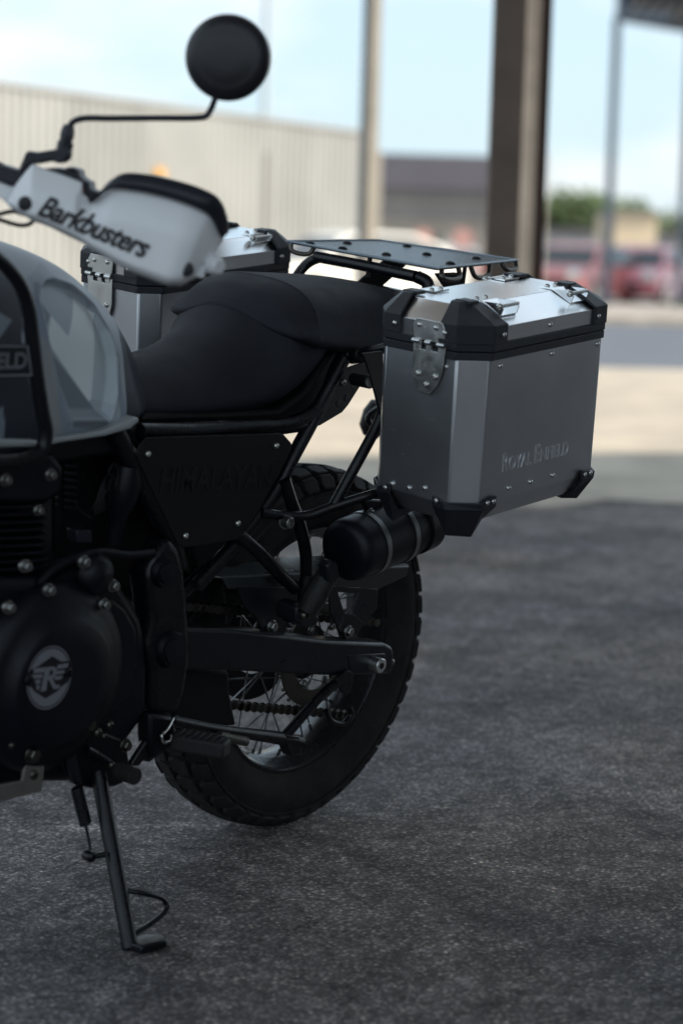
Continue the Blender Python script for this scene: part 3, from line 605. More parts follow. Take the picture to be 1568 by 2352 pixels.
# ---- frame
R_ = M['frame']
def ft(name, pts, r, y, m=R_, parent=bike, **k):
    P = [B(a[0], a[1], y=(a[2] if len(a) > 2 else y)) for a in pts]; return tube(name, P, r, m, parent, **k)
ft('frame_tube', [(262, 985), (300, 1062), (352, 1165), (392, 1242), (408, 1300)], .0150, -.135)
ft('frame_tube', [(452, 1345), (561, 1223), (635, 1121), (670, 1054), (719, 963), (751, 899), (786, 822), (874, 783, -.125), (930, 770, -.12)], .0115, -.130, n=14)
ft('seat_rail', [(322, 988), (450, 988), (582, 977), (640, 975), (690, 962), (722, 942), (760, 880), (790, 825)], .0105, -.138)
ft('seat_rail', [(322, 1000), (450, 1000), (600, 988), (700, 975)], .011, -.125)
ft('subframe_stay', [(652, 1100), (668, 1150), (688, 1205), (702, 1270), (705, 1335)], .0105, -.140)
ft('subframe_stay', [(540, 1222), (600, 1275), (640, 1318), (678, 1352)], .0105, -.142)
ft('subframe_stay', [(350, 1430), (430, 1350), (500, 1290)], .011, -.110)
ft('lower_pannier_rail', [(600, 1176, -.14), (640, 1184, -.150), (705, 1184, -.170), (758, 1166, -.190), (839, 1140, -.225), (880, 1128, -.24)], .0078, -.2)
ft('pannier_strut', [(762, 1168, -.19), (795, 1108, -.20), (830, 1045, -.21), (862, 985, -.222), (876, 955, -.226)], .0088, -.2)
ft('upper_pannier_rail', [(790, 815, -.13), (822, 812, -.15), (850, 806, -.18), (905, 795, -.22)], .0085, -.2)
cyl('rubber_mount', B(806, 818, y=-.135), B(832, 815, y=-.165), .0125, M['black'], bike, bevel=.002)
cyl('rubber_mount', B(812, 870, y=-.15), B(850, 878, y=-.20), .0105, M['black'], bike, bevel=.002)
cyl('mount_washer', B(849, 877, y=-.198), B(852, 878, y=-.203), .0085, M['steel'], bike)
prism('pannier_bracket', BB([(832, 812), (880, 806), (884, 960), (874, 955), (862, 905), (850, 862), (842, 835)], y=-.215), (0, .004, 0), M['satin'], bike, bevel=.001)
bolt('frame_bolt', B(657, 1199, y=-.165), NY, .0092, bike, 'capbolt', M['dullbolt'])
cyl('bolt_boss', B(657, 1199, y=-.145), B(657, 1199, y=-.163), .0125, M['frame'], bike, bevel=.001)
gus = prism('rear_gusset', BB([(719, 976), (734, 978), (786, 947), (800, 930), (829, 884), (849, 858), (839, 831), (797, 845), (782, 862), (745, 925)], y=-.118), (0, .004, 0), M['satin'], bike, bevel=.001)
for a in ((777, 926), (796, 914)):
    bolt('drilled_hole', B(*a, y=-.1185), NY, .0065, gus, 'rivet', M['decal'], .12)
bolt('gusset_bolt', B(788, 879, y=-.119), NY, .0062, gus, 'socket', M['dullbolt'], .7)
# pivot plate
piv = G(); 
pv = [(392, 1235), (415, 1262), (428, 1310), (434, 1380), (438, 1450), (440, 1520), (428, 1590), (412, 1640), (352, 1645), (348, 1600), (352, 1545), (338, 1490), (350, 1430), (345, 1380), (338, 1330), (352, 1285)]
pivot = prism('pivot_plate', BB(pv, y=-.168), (0, .045, 0), R_, bike, bevel=.012, seg=4)
for (a, r_) in (((388, 1490), .026), ((372, 1312), .0215)):
    p = B(*a, y=-.166); G().lathe(p, NY, [(-.01, r_ * 1.12), (.004, r_ * 1.1), (.008, r_), (.012, r_ * .95), (.012, r_ * .78), (.015, r_ * .74), (.016, .002)], 40).obj('pivot_cap', M['engine'], pivot, smooth=True)
ft('brake_hose', [(338, 1530, -.15), (343, 1560, -.152), (340, 1600, -.15)], .002, -.15, m=M['steel'])
# inner dark masses: airbox, battery box, mudguard
prism('airbox', BB([(300, 1010), (640, 1000), (600, 1110), (540, 1230), (420, 1250), (330, 1120)], y=-.10), (0, .2, 0), M['black'], bike, bevel=.01)
hg = []
for k in range(0, 13):
    a = rad(62 + k * 10.5); hg.append((WX + .345 * math.cos(a), WZ + .345 * math.sin(a)))
v = []; f = []
for (x, z) in hg:
    for yv, dr in ((-.078, -.03), (-.070, -.004), (-.04, .004), (0, .006), (.04, .004), (.070, -.004), (.078, -.03)):
        rr = math.hypot(x - WX, z - WZ); k_ = (rr + dr) / rr; v.append((WX + (x - WX) * k_, WY + yv, WZ + (z - WZ) * k_))
for i in range(len(hg) - 1):
    for j in range(6): f.append((i * 7 + j, i * 7 + j + 1, (i + 1) * 7 + j + 1, (i + 1) * 7 + j))
# the mudguard hugs the front of the wheel only
v = [q for q in v]; hgo = mk('mudguard', v[5 * 7:], [tuple(a for a in q) for q in f if max(q) < len(v) - 35], M['black'], bike, smooth=True); sm = hgo.modifiers.new('s', 'SOLIDIFY'); sm.thickness = .003
prism('battery_box', BB([(430, 1240), (560, 1225), (640, 1110), (690, 1130), (660, 1180), (600, 1240), (560, 1300), (450, 1330)], y=-.06), (0, .13, 0), M['black'], bike, bevel=.01)
prism('swingarm_bridge', BB([(395, 1540), (527, 1540), (529, 1590), (545, 1668), (400, 1668)], y=-.088), (0, .15, 0), M['black'], bike, bevel=.006)
prism('rear_shock_cover', BB([(430, 1330), (520, 1330), (530, 1440), (430, 1440)], y=-.05), (0, .08, 0), M['black'], bike, bevel=.01)
# ---- side panel with the relief word
sp_pts = [(313, 1046), (320, 1025), (336, 1005), (640, 995), (652, 998), (669, 1017), (671, 1028), (640, 1092), (596, 1170), (556, 1232), (545, 1240), (424, 1258), (408, 1250), (398, 1228)]
yS = -.152
sidep = prism('side_panel', BB(sp_pts, y=yS), (0, .003, 0), M['panel'], bike, bevel=.0012, seg=2)
text_on('panel_word', 'HIMALAYAN', B(366, 1131, y=yS), B(622, 1117, y=yS), .036, NY, mat('relief_black', (.006, .006, .0065), .38), sidep, lift=.0006, extrude=.012, offset=.02, wscale=1)
for a in ((340, 1043), (634, 1024), (546, 1202), (426, 1231)): bolt('panel_bolt', B(*a, y=yS - .0002), NY, .0050, sidep, 'socket', M['chrome'])
# ---- tank
tank_st = [(-.495,.80,.845,.06,.03,0),(-.53,.772,.89,.115,.05,0),(-.56,.762,.918,.138,.065,0),(-.58,.758,.934,.145,.072,0),(-.62,.752,.958,.152,.085,0),(-.67,.746,.982,.158,.10,0),(-.74,.738,1.003,.165,.115,0),(-.82,.73,1.018,.172,.13,0),(-.92,.722,1.03,.178,.14,0),(-1.02,.722,1.03,.178,.14,0),(-1.12,.75,1.01,.16,.12,0)]
tank = loft('fuel_tank', interp(tank_st, 26), None or M['lip'], bike, n=440, p=2.6, pb=7)
tm = tank.data
yT = -.155
tbv = BVHTree.FromPolygons([v.co.copy() for v in tm.vertices], [tuple(p.vertices) for p in tm.polygons])
def xz(l):                                   # where the pattern's corner lies on the tank's side
    out = []; o_ = MLI @ CAM
    for a, b in l:
        h = tbv.ray_cast(o_, ((MLI @ ray(a, b))).normalized()); p = h[0] if h[0] is not None else B(a, b, y=-.12); out.append((p.x, p.z))
    return out
scal = xz([(164, 962), (135, 883), (111, 777), (90, 687), (92, 658), (104, 643), (122, 640), (164, 654), (213, 699), (246, 756), (267, 822), (268, 883), (252, 962)])
def sdist(pts, x, z):                        # signed distance, negative inside
    P = np.array(pts); Q = np.roll(P, -1, 0); d = Q - P; w_ = np.stack([x, z], -1)[:, None, :] - P[None]
    t = np.clip((w_ * d).sum(-1) / (d * d).sum(-1), 0, 1); e = w_ - d * t[..., None]; dist = np.sqrt((e * e).sum(-1)).min(1)
    c1 = (P[None, :, 1] > z[:, None]) != (Q[None, :, 1] > z[:, None]); xi = d[None, :, 0] * (z[:, None] - P[None, :, 1]) / np.where(d[None, :, 1] == 0, 1e-9, d[None, :, 1]) + P[None, :, 0]
    ins = ((c1 & (x[:, None] < xi)).sum(1) % 2) == 1; return np.where(ins, -dist, dist)
co = np.empty(len(tm.vertices) * 3); tm.vertices.foreach_get('co', co); co = co.reshape(-1, 3)
sd_ = sdist(scal, co[:, 0], co[:, 2]); near = co[:, 1] < -.02
sm_ = np.clip((-sd_ + .003) / .016, 0, 1); sm_ = sm_ * sm_ * (3 - 2 * sm_)
rdg = np.exp(-((sd_ - .002) / .005) ** 2)
co[:, 1] += np.where(near, sm_ * .013 - rdg * .004, 0)
tm.vertices.foreach_set('co', co.ravel()); tm.update()
cols = np.tile(np.array([.34, .38, .43]), (len(co), 1))
def paint(poly, c):
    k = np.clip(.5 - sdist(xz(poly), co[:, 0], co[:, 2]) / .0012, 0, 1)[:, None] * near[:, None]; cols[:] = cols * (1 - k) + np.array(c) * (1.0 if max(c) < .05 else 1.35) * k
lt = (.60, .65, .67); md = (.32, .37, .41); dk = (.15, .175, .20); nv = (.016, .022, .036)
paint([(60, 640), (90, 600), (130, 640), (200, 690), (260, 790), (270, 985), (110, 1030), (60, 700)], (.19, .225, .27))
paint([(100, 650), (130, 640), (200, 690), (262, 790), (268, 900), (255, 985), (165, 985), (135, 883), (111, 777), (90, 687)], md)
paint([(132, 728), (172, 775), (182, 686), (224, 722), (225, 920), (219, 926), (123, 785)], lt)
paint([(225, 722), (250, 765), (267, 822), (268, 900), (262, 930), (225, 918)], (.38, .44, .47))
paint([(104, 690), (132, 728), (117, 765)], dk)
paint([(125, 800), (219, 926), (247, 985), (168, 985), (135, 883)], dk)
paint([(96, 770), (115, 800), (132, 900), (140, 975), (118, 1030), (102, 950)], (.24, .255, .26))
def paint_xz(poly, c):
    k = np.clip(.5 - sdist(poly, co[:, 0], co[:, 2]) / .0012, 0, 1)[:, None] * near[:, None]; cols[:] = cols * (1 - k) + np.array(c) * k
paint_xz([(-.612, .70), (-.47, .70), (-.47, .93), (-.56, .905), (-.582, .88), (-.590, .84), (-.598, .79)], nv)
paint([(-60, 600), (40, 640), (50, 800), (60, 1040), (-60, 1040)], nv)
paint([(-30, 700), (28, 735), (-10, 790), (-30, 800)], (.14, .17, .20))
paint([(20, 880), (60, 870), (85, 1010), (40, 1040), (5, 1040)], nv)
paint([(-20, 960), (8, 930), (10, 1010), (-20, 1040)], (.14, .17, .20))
ca = tm.color_attributes.new('paint', 'FLOAT_COLOR', 'POINT'); ca.data.foreach_set('color', np.c_[cols, np.ones(len(cols))].astype(np.float32).ravel())
pm = bpy.data.materials.new('tank_paint'); pm.use_nodes = True; n = pm.node_tree.nodes; b = n['Principled BSDF']; at_ = n.new('ShaderNodeAttribute'); at_.attribute_name = 'paint'
pm.node_tree.links.new(at_.outputs['Color'], b.inputs['Base Color']); b.inputs['Roughness'].default_value = .45; b.inputs['Coat Weight'].default_value = .04; b.inputs['Coat Roughness'].default_value = .2
tm.materials.clear(); tm.materials.append(pm)
lip = BB([(90, 1008), (150, 1003), (240, 990), (290, 972), (318, 958), (323, 966), (302, 985), (245, 1002), (150, 1016), (92, 1027)], y=-.160)
prism('tank_lip', lip, (0, .03, 0), M['lip'], tank, bevel=.004, seg=3)
prism('tank_lip', BB([(-40, 1008), (92, 1012), (90, 1027), (-40, 1029)], y=-.175), (0, .04, 0), M['lip'], tank, bevel=.004, seg=3)
gr = ft('tank_guard_rail', [(-30, 575), (15, 612), (48, 655), (66, 710), (76, 790), (86, 870), (98, 945), (106, 992), (98, 1030), (60, 1054), (-30, 1062)], .0098, -.212, n=16)
gp_ = BB([(-60, 788), (68, 790), (78, 866), (-60, 870)], y=-.216)
pl = prism('name_plate', gp_, (0, .003, 0), M['decal'], bike, bevel=.0008)
fr = BB([(-60, 792), (66, 794), (75, 863), (-60, 866)], y=-.2165); fi = BB([(-60, 796), (62, 797.5), (71, 859), (-60, 862)], y=-.2165)
mk('plate_border', fr + fi, [(0, 1, 5, 4), (1, 2, 6, 5), (2, 3, 7, 6)], mat('plate_border_grey', (.22, .23, .25), .5), pl)
text_on('plate_word', 'ENFIELD', B(-95, 849, y=-.2165), B(61, 845, y=-.2165), .0205, NY, mat('plate_letter_grey', (.16, .165, .18), .5), pl, lift=.0004, offset=.03)
# ---- seat
seat_st = [(-.60,.762,.825,.09,.03,0),(-.58,.758,.830,.115,.04,0),(-.54,.756,.834,.130,.045,0),(-.478,.755,.838,.140,.05,0),(-.439,.755,.841,.144,.055,0),(-.395,.755,.848,.147,.06,0),(-.351,.755,.862,.150,.064,0),(-.31,.755,.885,.152,.070,0),(-.275,.757,.912,.153,.082,0),(-.24,.768,.923,.151,.125,0),(-.21,.795,.905,.150,.128,0),(-.18,.835,.892,.146,.13,0),(-.165,.86,.88,.135,.12,0)]
seat = loft('rider_seat', interp(seat_st, 8), M['seat'], bike, n=96, p=2.5)
pil_st = [(-.270,.905,.920,.06,.02,0),(-.262,.890,.932,.105,.04,0),(-.245,.880,.947,.150,.072,0),(-.225,.874,.956,.156,.092,0),(-.205,.868,.962,.158,.106,0),(-.19,.864,.964,.156,.112,0),(-.10,.856,.963,.154,.112,0),(-.02,.862,.961,.148,.108,0),(.05,.875,.955,.135,.098,0),(.09,.89,.946,.115,.08,0),(.10,.905,.935,.09,.06,0)]
pil = loft('pillion_seat', interp(pil_st, 8), M['seat'], bike, n=128, p=2.7, pb=7)
prism('side_cover', BB([(330, 975), (640, 965), (722, 948), (792, 826), (880, 775), (880, 740), (770, 790), (700, 900), (640, 940), (330, 950)], y=-.112), (0, .22, 0), M['black'], bike, bevel=.008)
prism('under_tank_cover', BB([(-80, 1000), (300, 975), (330, 1010), (300, 1040), (-80, 1100)], y=-.13), (0, .24, 0), M['black'], bike, bevel=.008)
seam = [B(*q, y=-.151) for q in ((660, 710), (690, 726), (730, 756), (755, 790))]

tail = [(.05, .865, .935, .10, .085, 0), (.10, .872, .948, .098, .08, 0), (.15, .885, .945, .085, .065, 0), (.22, .895, .930, .06, .045, 0)]
loft('tail_cowl', interp(tail, 5), mat('tail_gloss_black', (.012, .014, .02), .18, coat=.4), bike, n=40, p=3)
# ---- luggage rack
rz = 1.0
c_ = [B(668, 555, z=rz - .003), B(811, 544, z=rz + .004), B(1176, 603, z=rz + .012), B(1003, 616, z=rz)]
c_ = [Vector((.055, .165, 1.0)), Vector((.33, .185, 1.006)), Vector((.355, -.105, 1.010)), Vector((.062, -.155, .9985))]
def rk(u_, v_, dz=0):                         # u along x, v across
    a = c_[0].lerp(c_[1], u_); b = c_[3].lerp(c_[2], u_); p = a.lerp(b, v_); return Vector((p.x, p.y, p.z + dz))
g = G(); NU, NV = 22, 46                      # staggered slots
for i in range(NU):
    for j in range(NV):
        u0, u1 = i / NU, (i + 1) / NU; sh_ = .5 if i % 2 else 0
        v0, v1 = (j + sh_) / (NV + .5), (j + 1 + sh_) / (NV + .5); du = (u1 - u0) * .17; dv = (v1 - v0) * .20
        O = [rk(u0, v0), rk(u1, v0), rk(u1, v1), rk(u0, v1)]; I = [rk(u0 + du, v0 + dv), rk(u1 - du, v0 + dv), rk(u1 - du, v1 - dv), rk(u0 + du, v1 - dv)]
        g.add(O + I, [(0, 1, 5, 4), (1, 2, 6, 5), (2, 3, 7, 6), (3, 0, 4, 7)])
rack = G().tube([rk(0, 0), rk(.5, -.01), rk(1, 0), rk(1, .5), rk(1, 1), rk(.5, 1.0), rk(0, 1), rk(-.01, .5)], .0028, 8, closed=True, smooth=False).obj('luggage_rack', M['rackplate'], bike, smooth=True)
pg = g.obj('perforated_plate', M['rackplate'], rack); sm = pg.modifiers.new('s', 'SOLIDIFY'); sm.thickness = .003
for (a, b) in ((.12, .30), (.45, .12), (.55, .62), (.30, .92), (.75, .85), (.2, .55), (.85, .3), (.08, .1)):
    bolt('rack_bolt', rk(a, b, .0), (0, 0, 1), .0085, rack, 'rivet', M['black'], .8)
for (v0, v1, uu) in ((.93, 1.0, 0), ):
    pass
def hook(pts): tube('tie_hook', pts, .0042, M['hook'], rack, smooth=True)
hook([rk(0, .02, -.002), rk(.0, .03, -.014), rk(.05, .12, -.016), rk(.07, .14, -.002)])
hook([rk(.05, 1, -.002), rk(.03, 1.02, -.014), rk(.22, 1.03, -.016), rk(.25, 1.0, -.002)])
hook([rk(.40, 1, -.002), rk(.43, 1.02, -.018), rk(.60, 1.02, -.018), rk(.64, 1.0, -.002)])
hook([rk(.80, 1, -.002), rk(.82, 1.02, -.012), rk(.96, 1.02, -.012), rk(.98, 1.0, -.002)])
cyl('rack_pin', rk(.02, .55, 0), rk(.02, .55, -.035), .004, M['black'], rack); cyl('rack_pin', rk(.33, 1.0, 0), rk(.33, 1.0, -.045), .0035, M['black'], rack)
yr = -.115
tube('rack_tube', [rk(.03, .18, -.018), rk(.03, .5, -.018), rk(.02, .86, -.02)], .0095, M['frame'], rack, n=14)
tube('rack_tube', [rk(.03, .26, -.018), rk(.03, .20, -.020), rk(.01, .13, -.035), rk(-.12, .10, -.085), rk(-.28, .10, -.13)], .0085, M['frame'], rack, n=14)
tube('rack_tube', [rk(.03, .86, -.02), rk(.05, .92, -.028), rk(.05, .93, -.06), rk(.03, .93, -.13)], .0105, M['frame'], rack, n=14)
prism('rack_arm', [rk(.45, .40, -.012), rk(.52, .52, -.012), rk(.10, .42, -.10), rk(.02, .28, -.10)], (0, -.012, .004), M['frame'], rack, bevel=.003)
prism('rack_arm', [rk(.10, .92, -.012), rk(.30, .95, -.012), rk(.72, .90, -.10), rk(.58, .90, -.10)], (0, -.012, 0), M['frame'], rack, bevel=.003)
# ---- turn signal hanging behind
G().lathe(B(862, 960, x=.36), (0, .2, -1), [(-.035, .004), (-.03, .018), (-.01, .026), (.02, .026), (.035, .015), (.04, .003)], 20).obj('turn_signal', M['black'], bike, smooth=True)
ft('turn_signal_stalk', [(858, 985), (845, 960), (880, 930)], .006, .12)
# ---- tool tube with two strap bands, under the pannier
T1 = B(787, 1268, y=-.205); ax = Vector((1, 0, -.0)).normalized()
ax = (B(985, 1190, y=-.205) - T1).normalized()
tt_ = G().lathe(T1, ax, [(-.003, .002), (-.0028, .020), (-.001, .037), (.002, .044), (.007, .0485), (.014, .0505), (.024, .0512), (.150, .0500), (.152, .046), (.170, .046), (.172, .050), (.203, .049), (.207, .044), (.208, .01)], 48).obj('tool_tube', M['engine'], bike, smooth=True)
for d0 in (.050, .122):
    G().lathe(T1 + ax * d0, ax, [(0, .0510), (.0, .0525), (.010, .0525), (.010, .0510)], 48).obj('strap_band', M['zinc'], tt_, smooth=True)
prism('tube_bracket', BB([(835, 1148), (905, 1150), (985, 1170), (1000, 1195), (1003, 1215), (985, 1240), (930, 1200), (850, 1185)], y=-.20), (0, .012, 0), M['engine'], bike, bevel=.003)
bolt('bracket_bolt', B(885, 1218 - 0, y=-.262), NY, .006, tt_, 'hex', M['dullbolt']) if False else None
bolt('bracket_bolt', B(850, 1178, y=-.203), NY, .0062, bike, 'hex', M['dullbolt'])
# ---- passenger footpeg, folded up
pegb = prism('peg_mount', BB([(682, 1395), (702, 1386), (722, 1395), (734, 1420), (728, 1440), (700, 1442), (680, 1430)], y=-.185), (0, .045, 0), M['satin'], bike, bevel=.004)
bolt('peg_bolt', B(699, 1413, y=-.187), NY, .0085, pegb, 'socket', M['hook'])
tube('passenger_peg', [B(704, 1405, y=-.19), B(722, 1370, y=-.195), B(752, 1318, y=-.205)], [.0165, .0205, .017], M['peg'], bike, n=10, smooth=False)
prism('peg_end', BB([(752, 1300), (762, 1288), (776, 1290), (781, 1325), (770, 1342), (754, 1336)], y=-.222), (0, .02, 0), M['satin'], bike, bevel=.003)
ft('subframe_stay', [(705, 1328, -.145), (700, 1365, -.155), (698, 1392, -.165)], .012, -.15)
# ---- rear brake / centre stand linkage
ft('centre_stand_leg', [(395, 1655, -.16), (480, 1672, -.16), (560, 1684, -.155), (640, 1695, -.15), (688, 1705, -.15)], [.009, .008, .009, .011, .012], -.15)
prism('stand_foot', BB([(655, 1688), (690, 1690), (694, 1735), (668, 1738), (658, 1715)], y=-.16), (0, .02, 0), M['frame'], bike, bevel=.003)
ft('centre_stand_tang', [(645, 1702, -.15), (690, 1650, -.15), (740, 1595, -.15), (778, 1565, -.15), (806, 1548, -.15)], [.009, .0085, .008, .0085, .006], -.15)
prism('stand_plate', BB([(770, 1560), (802, 1538), (812, 1548), (808, 1580), (796, 1600), (786, 1590)], y=-.158), (0, .006, 0), M['frame'], bike, bevel=.002)
def coil(name, a, b, r, wr, turns, m, parent):
    a = Vector(a); b = Vector(b); d = (b - a); q = d.normalized().to_track_quat('Z', 'Y'); n_ = turns * 9; return tube(name, [a + d * (i / n_) + q @ Vector((r * math.cos(2 * math.pi * i / 9), r * math.sin(2 * math.pi * i / 9), 0)) for i in range(n_ + 1)], wr, m, parent, n=6, smooth=False)
coil('stand_spring', B(502, 1690, y=-.175), B(566, 1703, y=-.172), .0065, .0017, 13, M['hook'], bike)
ft('rear_hanger', [(748, 1632, -.12), (760, 1655, -.12), (790, 1660, -.12), (806, 1640, -.12), (802, 1622, -.12)], .005, -.12)
# ---- rider footpeg
P0, P1 = B(398, 1700, y=-.185), B(522, 1722, y=-.262)
d = (P1 - P0); pb = G(); side = d.normalized().cross(Vector((0, 0, 1))).normalized(); upv = side.cross(d.normalized())
for k in range(2):
    pass
pb.prism([P0 + side * .019 + upv * .014, P0 + side * .019 - upv * .012, P0 - side * .019 - upv * .012, P0 - side * .019 + upv * .014], d)
peg = pb.obj('footpeg', M['peg'], bike, bevel=.005, seg=3)
for k in range(7):
    c = P0 + d * (.12 + k * .125) + upv * .016; G().prism([c + side * .017 - d.normalized() * .003, c + side * .017 + d.normalized() * .003, c - side * .017 + d.normalized() * .003, c - side * .017 - d.normalized() * .003], -upv * .006).obj('grip_rib', M['peg'], peg, bevel=.001)
prism('peg_hanger', BB([(345, 1640), (398, 1645), (405, 1668), (398, 1715), (372, 1735), (352, 1745), (345, 1700)], y=-.178), (0, .03, 0), M['engine'], bike, bevel=.006)
ft('peg_spring_clip', [(398, 1650, -.185), (384, 1676, -.2), (372, 1690, -.205), (376, 1704, -.205), (392, 1700, -.20), (394, 1686, -.2)], .0024, -.19, m=M['chrome'])
prism('hanger_plate', BB([(300, 1760), (345, 1690), (390, 1650), (420, 1700), (372, 1730), (345, 1752), (330, 1748), (322, 1760)], y=-.170), (0, .012, 0), M['frame'], bike, bevel=.003)
# ---- side stand
S0, S1 = B(226, 1775, y=-.175), B(300, 2178, y=-.312)
stand = tube('side_stand', [S0, S0.lerp(S1, .5), S1], .0118, M['frame'], bike, n=20, smooth=False)
Z0 = -.268 * math.sin(LEAN)
fp = B(314, 2180, y=-.318)
def wz(p, z): q = ML @ p; q.z = z; return MLI @ q
foot = G(); ctr = ML @ fp; pts = []
for (dx_, dy_) in ((-.012, .020), (.035, .012), (.052, -.006), (.034, -.026), (-.012, -.022)): pts.append(MLI @ Vector((ctr.x + dx_, ctr.y + dy_, GROUND + .001)))
prism('stand_foot', pts, MLI.to_3x3() @ Vector((0, 0, .013)), M['frame'], stand, bevel=.003)
sp_ = lambda t: S0.lerp(S1, t)
tube('stand_tang', [sp_(.67), B(330, 2052, y=-.288), B(366, 2061, y=-.292), B(378, 2069, y=-.294), B(383, 2082, y=-.297), B(376, 2097, y=-.300), B(340, 2126, y=-.305), B(306, 2148, y=-.308), sp_(.97)], .0040, M['frame'], stand, n=10, )
A0, A1 = B(176, 1808, y=-.185), B(197, 1893, y=-.195)
tube('spring_core', [A0, A1], .0062, M['engine'], stand, smooth=False); coil('stand_spring', A0, A1, .0078, .0021, 14, M['engine'], stand)
tube('spring_rod', [A1, B(205, 1935, y=-.215), B(211, 1965, y=-.23)], .0022, M['frame'], stand)
G().lathe(B(210, 1968, y=-.236), NY, [(-.014, .006), (-.01, .0085), (.002, .0085), (.005, .005)], 16).obj('spring_post', M['frame'], stand, smooth=True)
tube('spring_post', [B(212, 1968, y=-.232), B(242, 1962, y=-.240)], .0045, M['frame'], stand, smooth=False)
prism('stand_bracket', BB([(128, 1690), (232, 1680), (290, 1700), (300, 1760), (288, 1790), (285, 1800), (262, 1808), (215, 1812), (178, 1805), (150, 1780)], y=-.172), (0, .02, 0), M['engine'], bike, bevel=.004)
prism('stand_bracket', BB([(140, 1690), (165, 1692), (196, 1802), (172, 1800)], y=-.186), (0, .012, 0), M['satin'], bike, bevel=.004)
# shift lever
S_a, S_b = B(268, 1768, y=-.19), B(312, 1784, y=-.235)
tube('shift_peg', [S_a, S_a.lerp(S_b, .5), S_b], .0112, M['peg'], bike, n=16, smooth=False)
for k in range(6): c = S_a.lerp(S_b, .12 + k * .15); dd = (S_b - S_a).normalized(); G().lathe(c, dd, [(0, .0105), (.0012, .0128), (.0036, .0128), (.0048, .0105)], 18).obj('grip_ring', M['peg'], bike, smooth=True)
ft('shift_lever', [(268, 1766, -.19), (240, 1745, -.185), (200, 1720, -.182)], .006, -.185)
for a, r_ in (((205, 1665), .010), ((224, 1682), .009), ((240, 1690), .006), ((252, 1665), .008), ((288, 1712), .0105), ((257, 1757), .007), ((74, 1733), .0125), ((28, 1712), .006)):
    bolt('engine_bolt', B(*a, y=-.195), NY, r_ * .8, bike, 'hex' if r_ > .0095 else 'socket', M['hook'])
# skid plate
sk = prism('skid_plate', BB([(-60, 1815), (0, 1804), (53, 1794), (58, 1762), (70, 1748), (104, 1744), (102, 1776), (97, 1818), (42, 1832), (0, 1844), (-60, 1860)], y=-.19), (0, .006, 0), M['skid'], bike, bevel=.0015)
bolt('skid_bolt', B(80, 1780, y=-.191), NY, .0075, sk, 'socket', M['hook'], .5)
# ---- engine
prism('crankcase', BB([(-60, 1330), (110, 1330), (200, 1300), (262, 1310), (300, 1370), (330, 1420), (345, 1500), (345, 1640), (300, 1700), (250, 1800), (110, 1800), (-60, 1830)], y=-.165), (0, .25, 0), M['engine'], bike, bevel=.015, seg=3)
cv = G(); cc = B(108, 1555, y=-.17)
cover = G().lathe(cc, NY, [(-.01, .138), (.006, .136), (.018, .128), (.024, .112), (.028, .098), (.036, .092), (.040, .085), (.042, .060), (.043, .002)], 72).obj('alternator_cover', M['engine'], bike, smooth=True)
prism('sprocket_cover', BB([(200, 1400), (262, 1375), (292, 1400), (315, 1445), (318, 1520), (300, 1600), (270, 1640), (230, 1650), (215, 1560)], y=-.172), (0, .02, 0), M['engine'], bike, bevel=.006, seg=3)
for a in ((20, 1395), (28, 1517)[:0] or (123, 1473), (112, 1355), (192, 1290), (259, 1345), (238, 1388), (58, 1300), (259, 1705 - 60)):
    bolt('engine_bolt', B(*a, y=-.19), NY, .0072, bike, 'hex', M['dullbolt'], 1.4) if a != (123, 1473) and a != (259, 1645) else None
G().lathe(B(215, 1318, y=-.175), NY, [(0, .030), (.012, .028), (.020, .020), (.024, .002)], 32).obj('oil_cap', M['engine'], bike, smooth=True)
# emblem: disc split by the letter R with wing bars
ye = cc.y - .0436
def E_(zx, zy, dy=0): return B(zx / 2.613 / 1.08865, (1060 + zy / 2.613) / 1.08865, y=ye - dy)
eg = mat('emblem_grey', (.20, .205, .23), .5); ebk = mat('emblem_black', (.006, .006, .009), .5)
ec = E_(322, 1658)
def ell(sc_, k=64):
    out = []
    for i in range(k):
        a = 2 * math.pi * i / k; out.append((322 + sc_ * (146 * math.cos(a)) + 0, 1658 + sc_ * (204 * math.sin(a) - 146 * math.cos(a) * .28)))
    return out
def Ering(name, s0_, s1_, m, dy): 
    A_ = [E_(*q, dy) for q in ell(s0_)]; B_ = [E_(*q, dy) for q in ell(s1_)]; k = len(A_)
    mk(name, A_ + B_, [(i, (i + 1) % k, k + (i + 1) % k, k + i) for i in range(k)], m, cover)
Ering('emblem_ring', 1.0, .955, eg, 0)
mk('emblem_disc', [E_(*q, 0) for q in ell(.915)], [tuple(range(64))], eg, cover)
def epoly(name, pts, m, dy): mk(name, [E_(*q, dy) for q in pts], [tuple(range(len(pts)))], m, cover)
epoly('emblem_band', [(248, 1585), (345, 1517), (402, 1553), (470, 1548), (476, 1640), (440, 1690), (402, 1718), (385, 1740), (300, 1795), (228, 1748), (208, 1722), (178, 1712), (186, 1625), (215, 1600)], ebk, .0003)
for q in ([(222, 1598), (300, 1590), (292, 1622), (222, 1628)], [(208, 1640), (282, 1634), (276, 1660), (212, 1664)], [(230, 1674), (270, 1670), (262, 1698), (236, 1700)], [(238, 1708), (262, 1706), (256, 1740), (242, 1736)],
          [(378, 1574), (452, 1562), (440, 1592), (374, 1602)], [(370, 1614), (430, 1606), (420, 1630), (366, 1638)], [(362, 1650), (412, 1644), (400, 1668), (358, 1674)]): epoly('emblem_bar', q, eg, .0006)
epoly('emblem_letter', [(300, 1592), (350, 1584), (372, 1596), (376, 1625), (362, 1652), (346, 1664), (366, 1706), (394, 1704), (390, 1728), (352, 1734), (320, 1672), (312, 1672), (304, 1742), (266, 1750)], eg, .0006)
